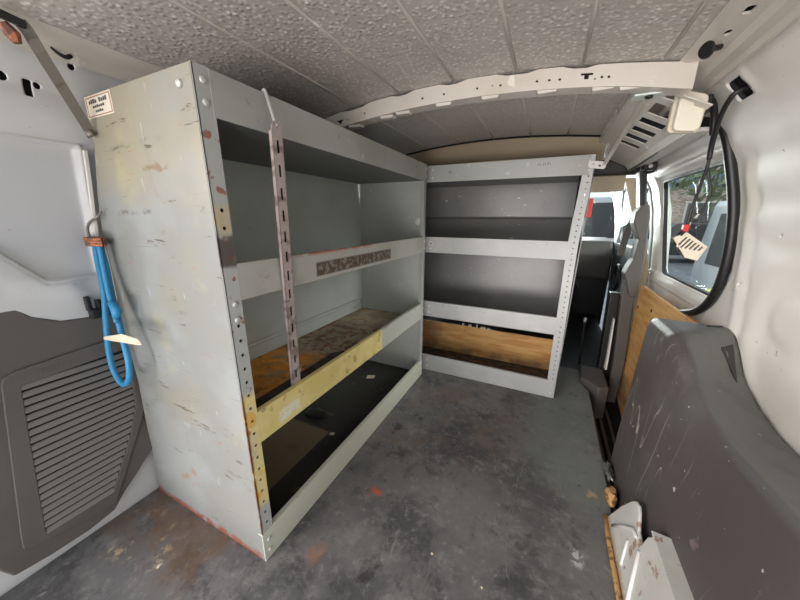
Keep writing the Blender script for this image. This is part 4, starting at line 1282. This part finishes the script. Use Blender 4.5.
def seat(cx, label):
    t = thing('cab_seat', label, 'seat', (cx, 2.3, 0))
    def bf(x, v):
        a = (x - cx) / .23
        top = .76 + .0 * a
        z = .30 + (.715 - .30 - .20 * abs(a) ** 3) * v
        return (x * 1.0, 2.22 + .03 * a * a - .14 * v + .0, z)
    bm = bmesh.new(); add_sheet(bm, bf, rng(cx - .245, cx + .245, 16), rng(0, 1, 12), .11, (0, 1, .1))
    b = obj('backrest', bm, M['seat'], parent=t, smooth=True, bevel=.02, seg=3)
    bm = bmesh.new(); add_box(bm, (cx - .24, 2.3, .18), (cx + .24, 2.78, .32))
    obj('seat_cushion', bm, M['seat'], parent=t, bevel=.04, seg=4)
    bm = bmesh.new(); add_box(bm, (cx - .2, 2.32, 0), (cx + .2, 2.7, .18))
    obj('seat_base', bm, M['black'], parent=t, bevel=.01)
    bm = bmesh.new(); add_box(bm, (cx - .11, 2.10, .80), (cx + .11, 2.18, .94))
    hr = obj('headrest', bm, M['seat'], parent=t, bevel=.03, seg=4)
    for s in (-.06, .06):
        obj('headrest_rod', tube_bm([(cx + s, 2.13, .76), (cx + s, 2.13, .84)], .006, 8), M['strut'], parent=hr, smooth=True)
    return t
seat(-.03, 'black cab seat whose backrest shows beyond the short rack')
t = thing('seat_belt_buckle', 'thin black seat belt stalk with pale tip beside the seat', 'seat belt', (.29, 2.2, .2))
obj('stalk', tube_bm([(.28, 2.1, -.004), (.275, 2.1, .18), (.272, 2.1, .28)], .007, 8, sm=4), M['black'], parent=t, smooth=True)
obj('tip', tube_bm([(.272, 2.1, .28), (.272, 2.1, .305)], .009, 8), M['bolt'], parent=t, smooth=True)
tag(obj('red_strap', box_bm((.126, 1.600, .905), (.1605, 1.62, .985)), M['red'], bevel=.004), 'red plastic tab beside the short rack post against the cab window', 'tab')
bm = bmesh.new(); strap(bm, [(.445, 2.13, 1.06), (.43, 2.12, .96), (.40, 2.11, .84), (.385, 2.10, .70)], .035, .004, (1, .3, 0))
tag(obj('seat_belt', bm, M['pillar']), 'dark grey seat belt webbing slanting down beside the door pillar', 'seat belt')
bm = bmesh.new(); add_tube(bm, [(.50, 2.7 + .09 * math.cos(a), .48 + .09 * math.sin(a)) for a in rng(0, 2 * PI, 20)], .012, 8, caps=False)
tag(obj('speaker_ring', bm, M['black'], smooth=True), 'black round ring on the far cab door card', 'speaker')

# ------------------------------------------------------------ outside, seen through the side window
struct('ground', box_bm((-30, -30, -.72), (40, 60, -.70)), M['asphalt'])
def carbody(name, label, cx, cy, L, W, H, mt, rz, z0=-.70, tall=False):
    t = thing(name, label, 'car', (cx, cy, z0))
    t.rotation_euler = (0, 0, rz)
    prof = [(-L / 2, .30), (-L / 2, .75), (-L * .40, .88), (-L * .20, .95), (-L * .05, H), (L * .28, H), (L * .42, .98), (L / 2, .90), (L / 2, .30)]
    if tall:
        prof = [(-L / 2, .30), (-L / 2, 1.0), (-L * .42, 1.15), (-L * .25, H - .03), (L * .46, H), (L / 2, 1.2), (L / 2, .30)]
    def mk(nm, bm, m_, par, **k):
        o_ = obj(nm, bm, m_, None, **k); o_.parent = par; return o_
    bm = bmesh.new(); add_prism(bm, prof, lambda u, v, tt: (u, tt, v), -W / 2, W / 2)
    mk('body', bm, mt, t, bevel=.06, seg=3)
    gp = [(-L * .17, .97), (-L * .045, H - .08), (L * .26, H - .08), (L * .38, .99)]
    if tall: gp = [(-L * .22, 1.12), (-L * .14, H - .16), (L * .40, H - .14), (L * .42, 1.12)]
    for s in (-1, 1):
        bm = bmesh.new(); add_prism(bm, gp, lambda u, v, tt, s=s: (u, s * W / 2 + tt, v), -.01, .01)
        mk('side_window', bm, M['darkcar'], t)
    for x in (-L * .31, L * .31):
        for s in (-1, 1):
            bm = bmesh.new(); add_tube(bm, [(x, s * (W / 2 - .18), .33), (x, s * (W / 2 + .02), .33)], .33, 24)
            wo = mk('wheel', bm, M['black'], t)
            bm = bmesh.new(); add_tube(bm, [(x, s * (W / 2), .33), (x, s * (W / 2 + .035), .33)], .19, 16)
            mk('hub', bm, M['strut'], wo)
    return t
sv = carbody('parked_car', 'silver parked car close outside the side window', 2.52, 2.80, 4.2, 1.75, 1.80, M['silver'], math.radians(90), tall=True)
bm = bmesh.new(); add_tube(bm, [(1.30 + .50 * math.cos(a), .895, .36 + .50 * math.sin(a)) for a in rng(0, PI, 18)], .05, 10)  # pale yellow half ring round one wheel
o_ = obj('yellow_arch', bm, M['yellow'], None, smooth=True); o_.parent = sv
carbody('parked_car', 'dark parked car farther off beyond the silver car', 4.3, 15.5, 4.2, 1.75, 1.45, M['darkcar'], math.radians(10))
carbody('parked_van', 'pale grey parked van ahead, seen through the cab windows', .35, 10.5, 4.6, 1.9, 2.15, M['silver'], 0, tall=True)
t = thing('brick_building', 'brown brick building with a blue fascia across the yard', 'building', (4, 20, -.7))
obj('wall', box_bm((4.3, 19, -.7), (16, 24, 3.6)), M['brick'], parent=t)
obj('blue_fascia', box_bm((4.3, 18.9, 2.3), (16, 19, 2.9)), M['bluepaint'], parent=t)
for x in (5.6, 8.2, 10.8, 13.4):
    f_ = obj('window', box_bm((x, 18.93, .3), (x + 1.2, 18.99, 1.7)), M['white'], parent=t)
    obj('pane', box_bm((x + .08, 18.9, .38), (x + 1.12, 18.93, 1.62)), M['trim'], parent=f_)
def tree(x, y, h, label, seed):
    rd = random.Random(seed)
    t = thing('tree', label, 'tree', (x, y, -.7))
    obj('trunk', tube_bm([(x, y, -.7), (x + .05, y, h * .3), (x, y, h * .6)], [.16, .12, .06], 8), M['bark'], parent=t, smooth=True)
    bm = bmesh.new()
    for k in range(700):
        a = rd.uniform(0, 2 * PI); r = rd.random() ** .5 * h * .42; zz = h * .55 + rd.uniform(-.35, .4) * h * (1 - r / (h * .6))
        p = Vector((x + r * math.cos(a), y + r * math.sin(a), zz)); s = .16
        d1 = Vector((rd.uniform(-1, 1), rd.uniform(-1, 1), rd.uniform(-1, 1))).normalized() * s
        d2 = d1.orthogonal().normalized() * s * .6
        bm.faces.new([bm.verts.new(p + d1), bm.verts.new(p + d2), bm.verts.new(p - d1), bm.verts.new(p - d2)])
    obj('foliage', bm, M['leaf'], parent=t)
tree(5.0, 12.7, 4.2, 'bushy grey-green tree beyond the parked cars', 1)
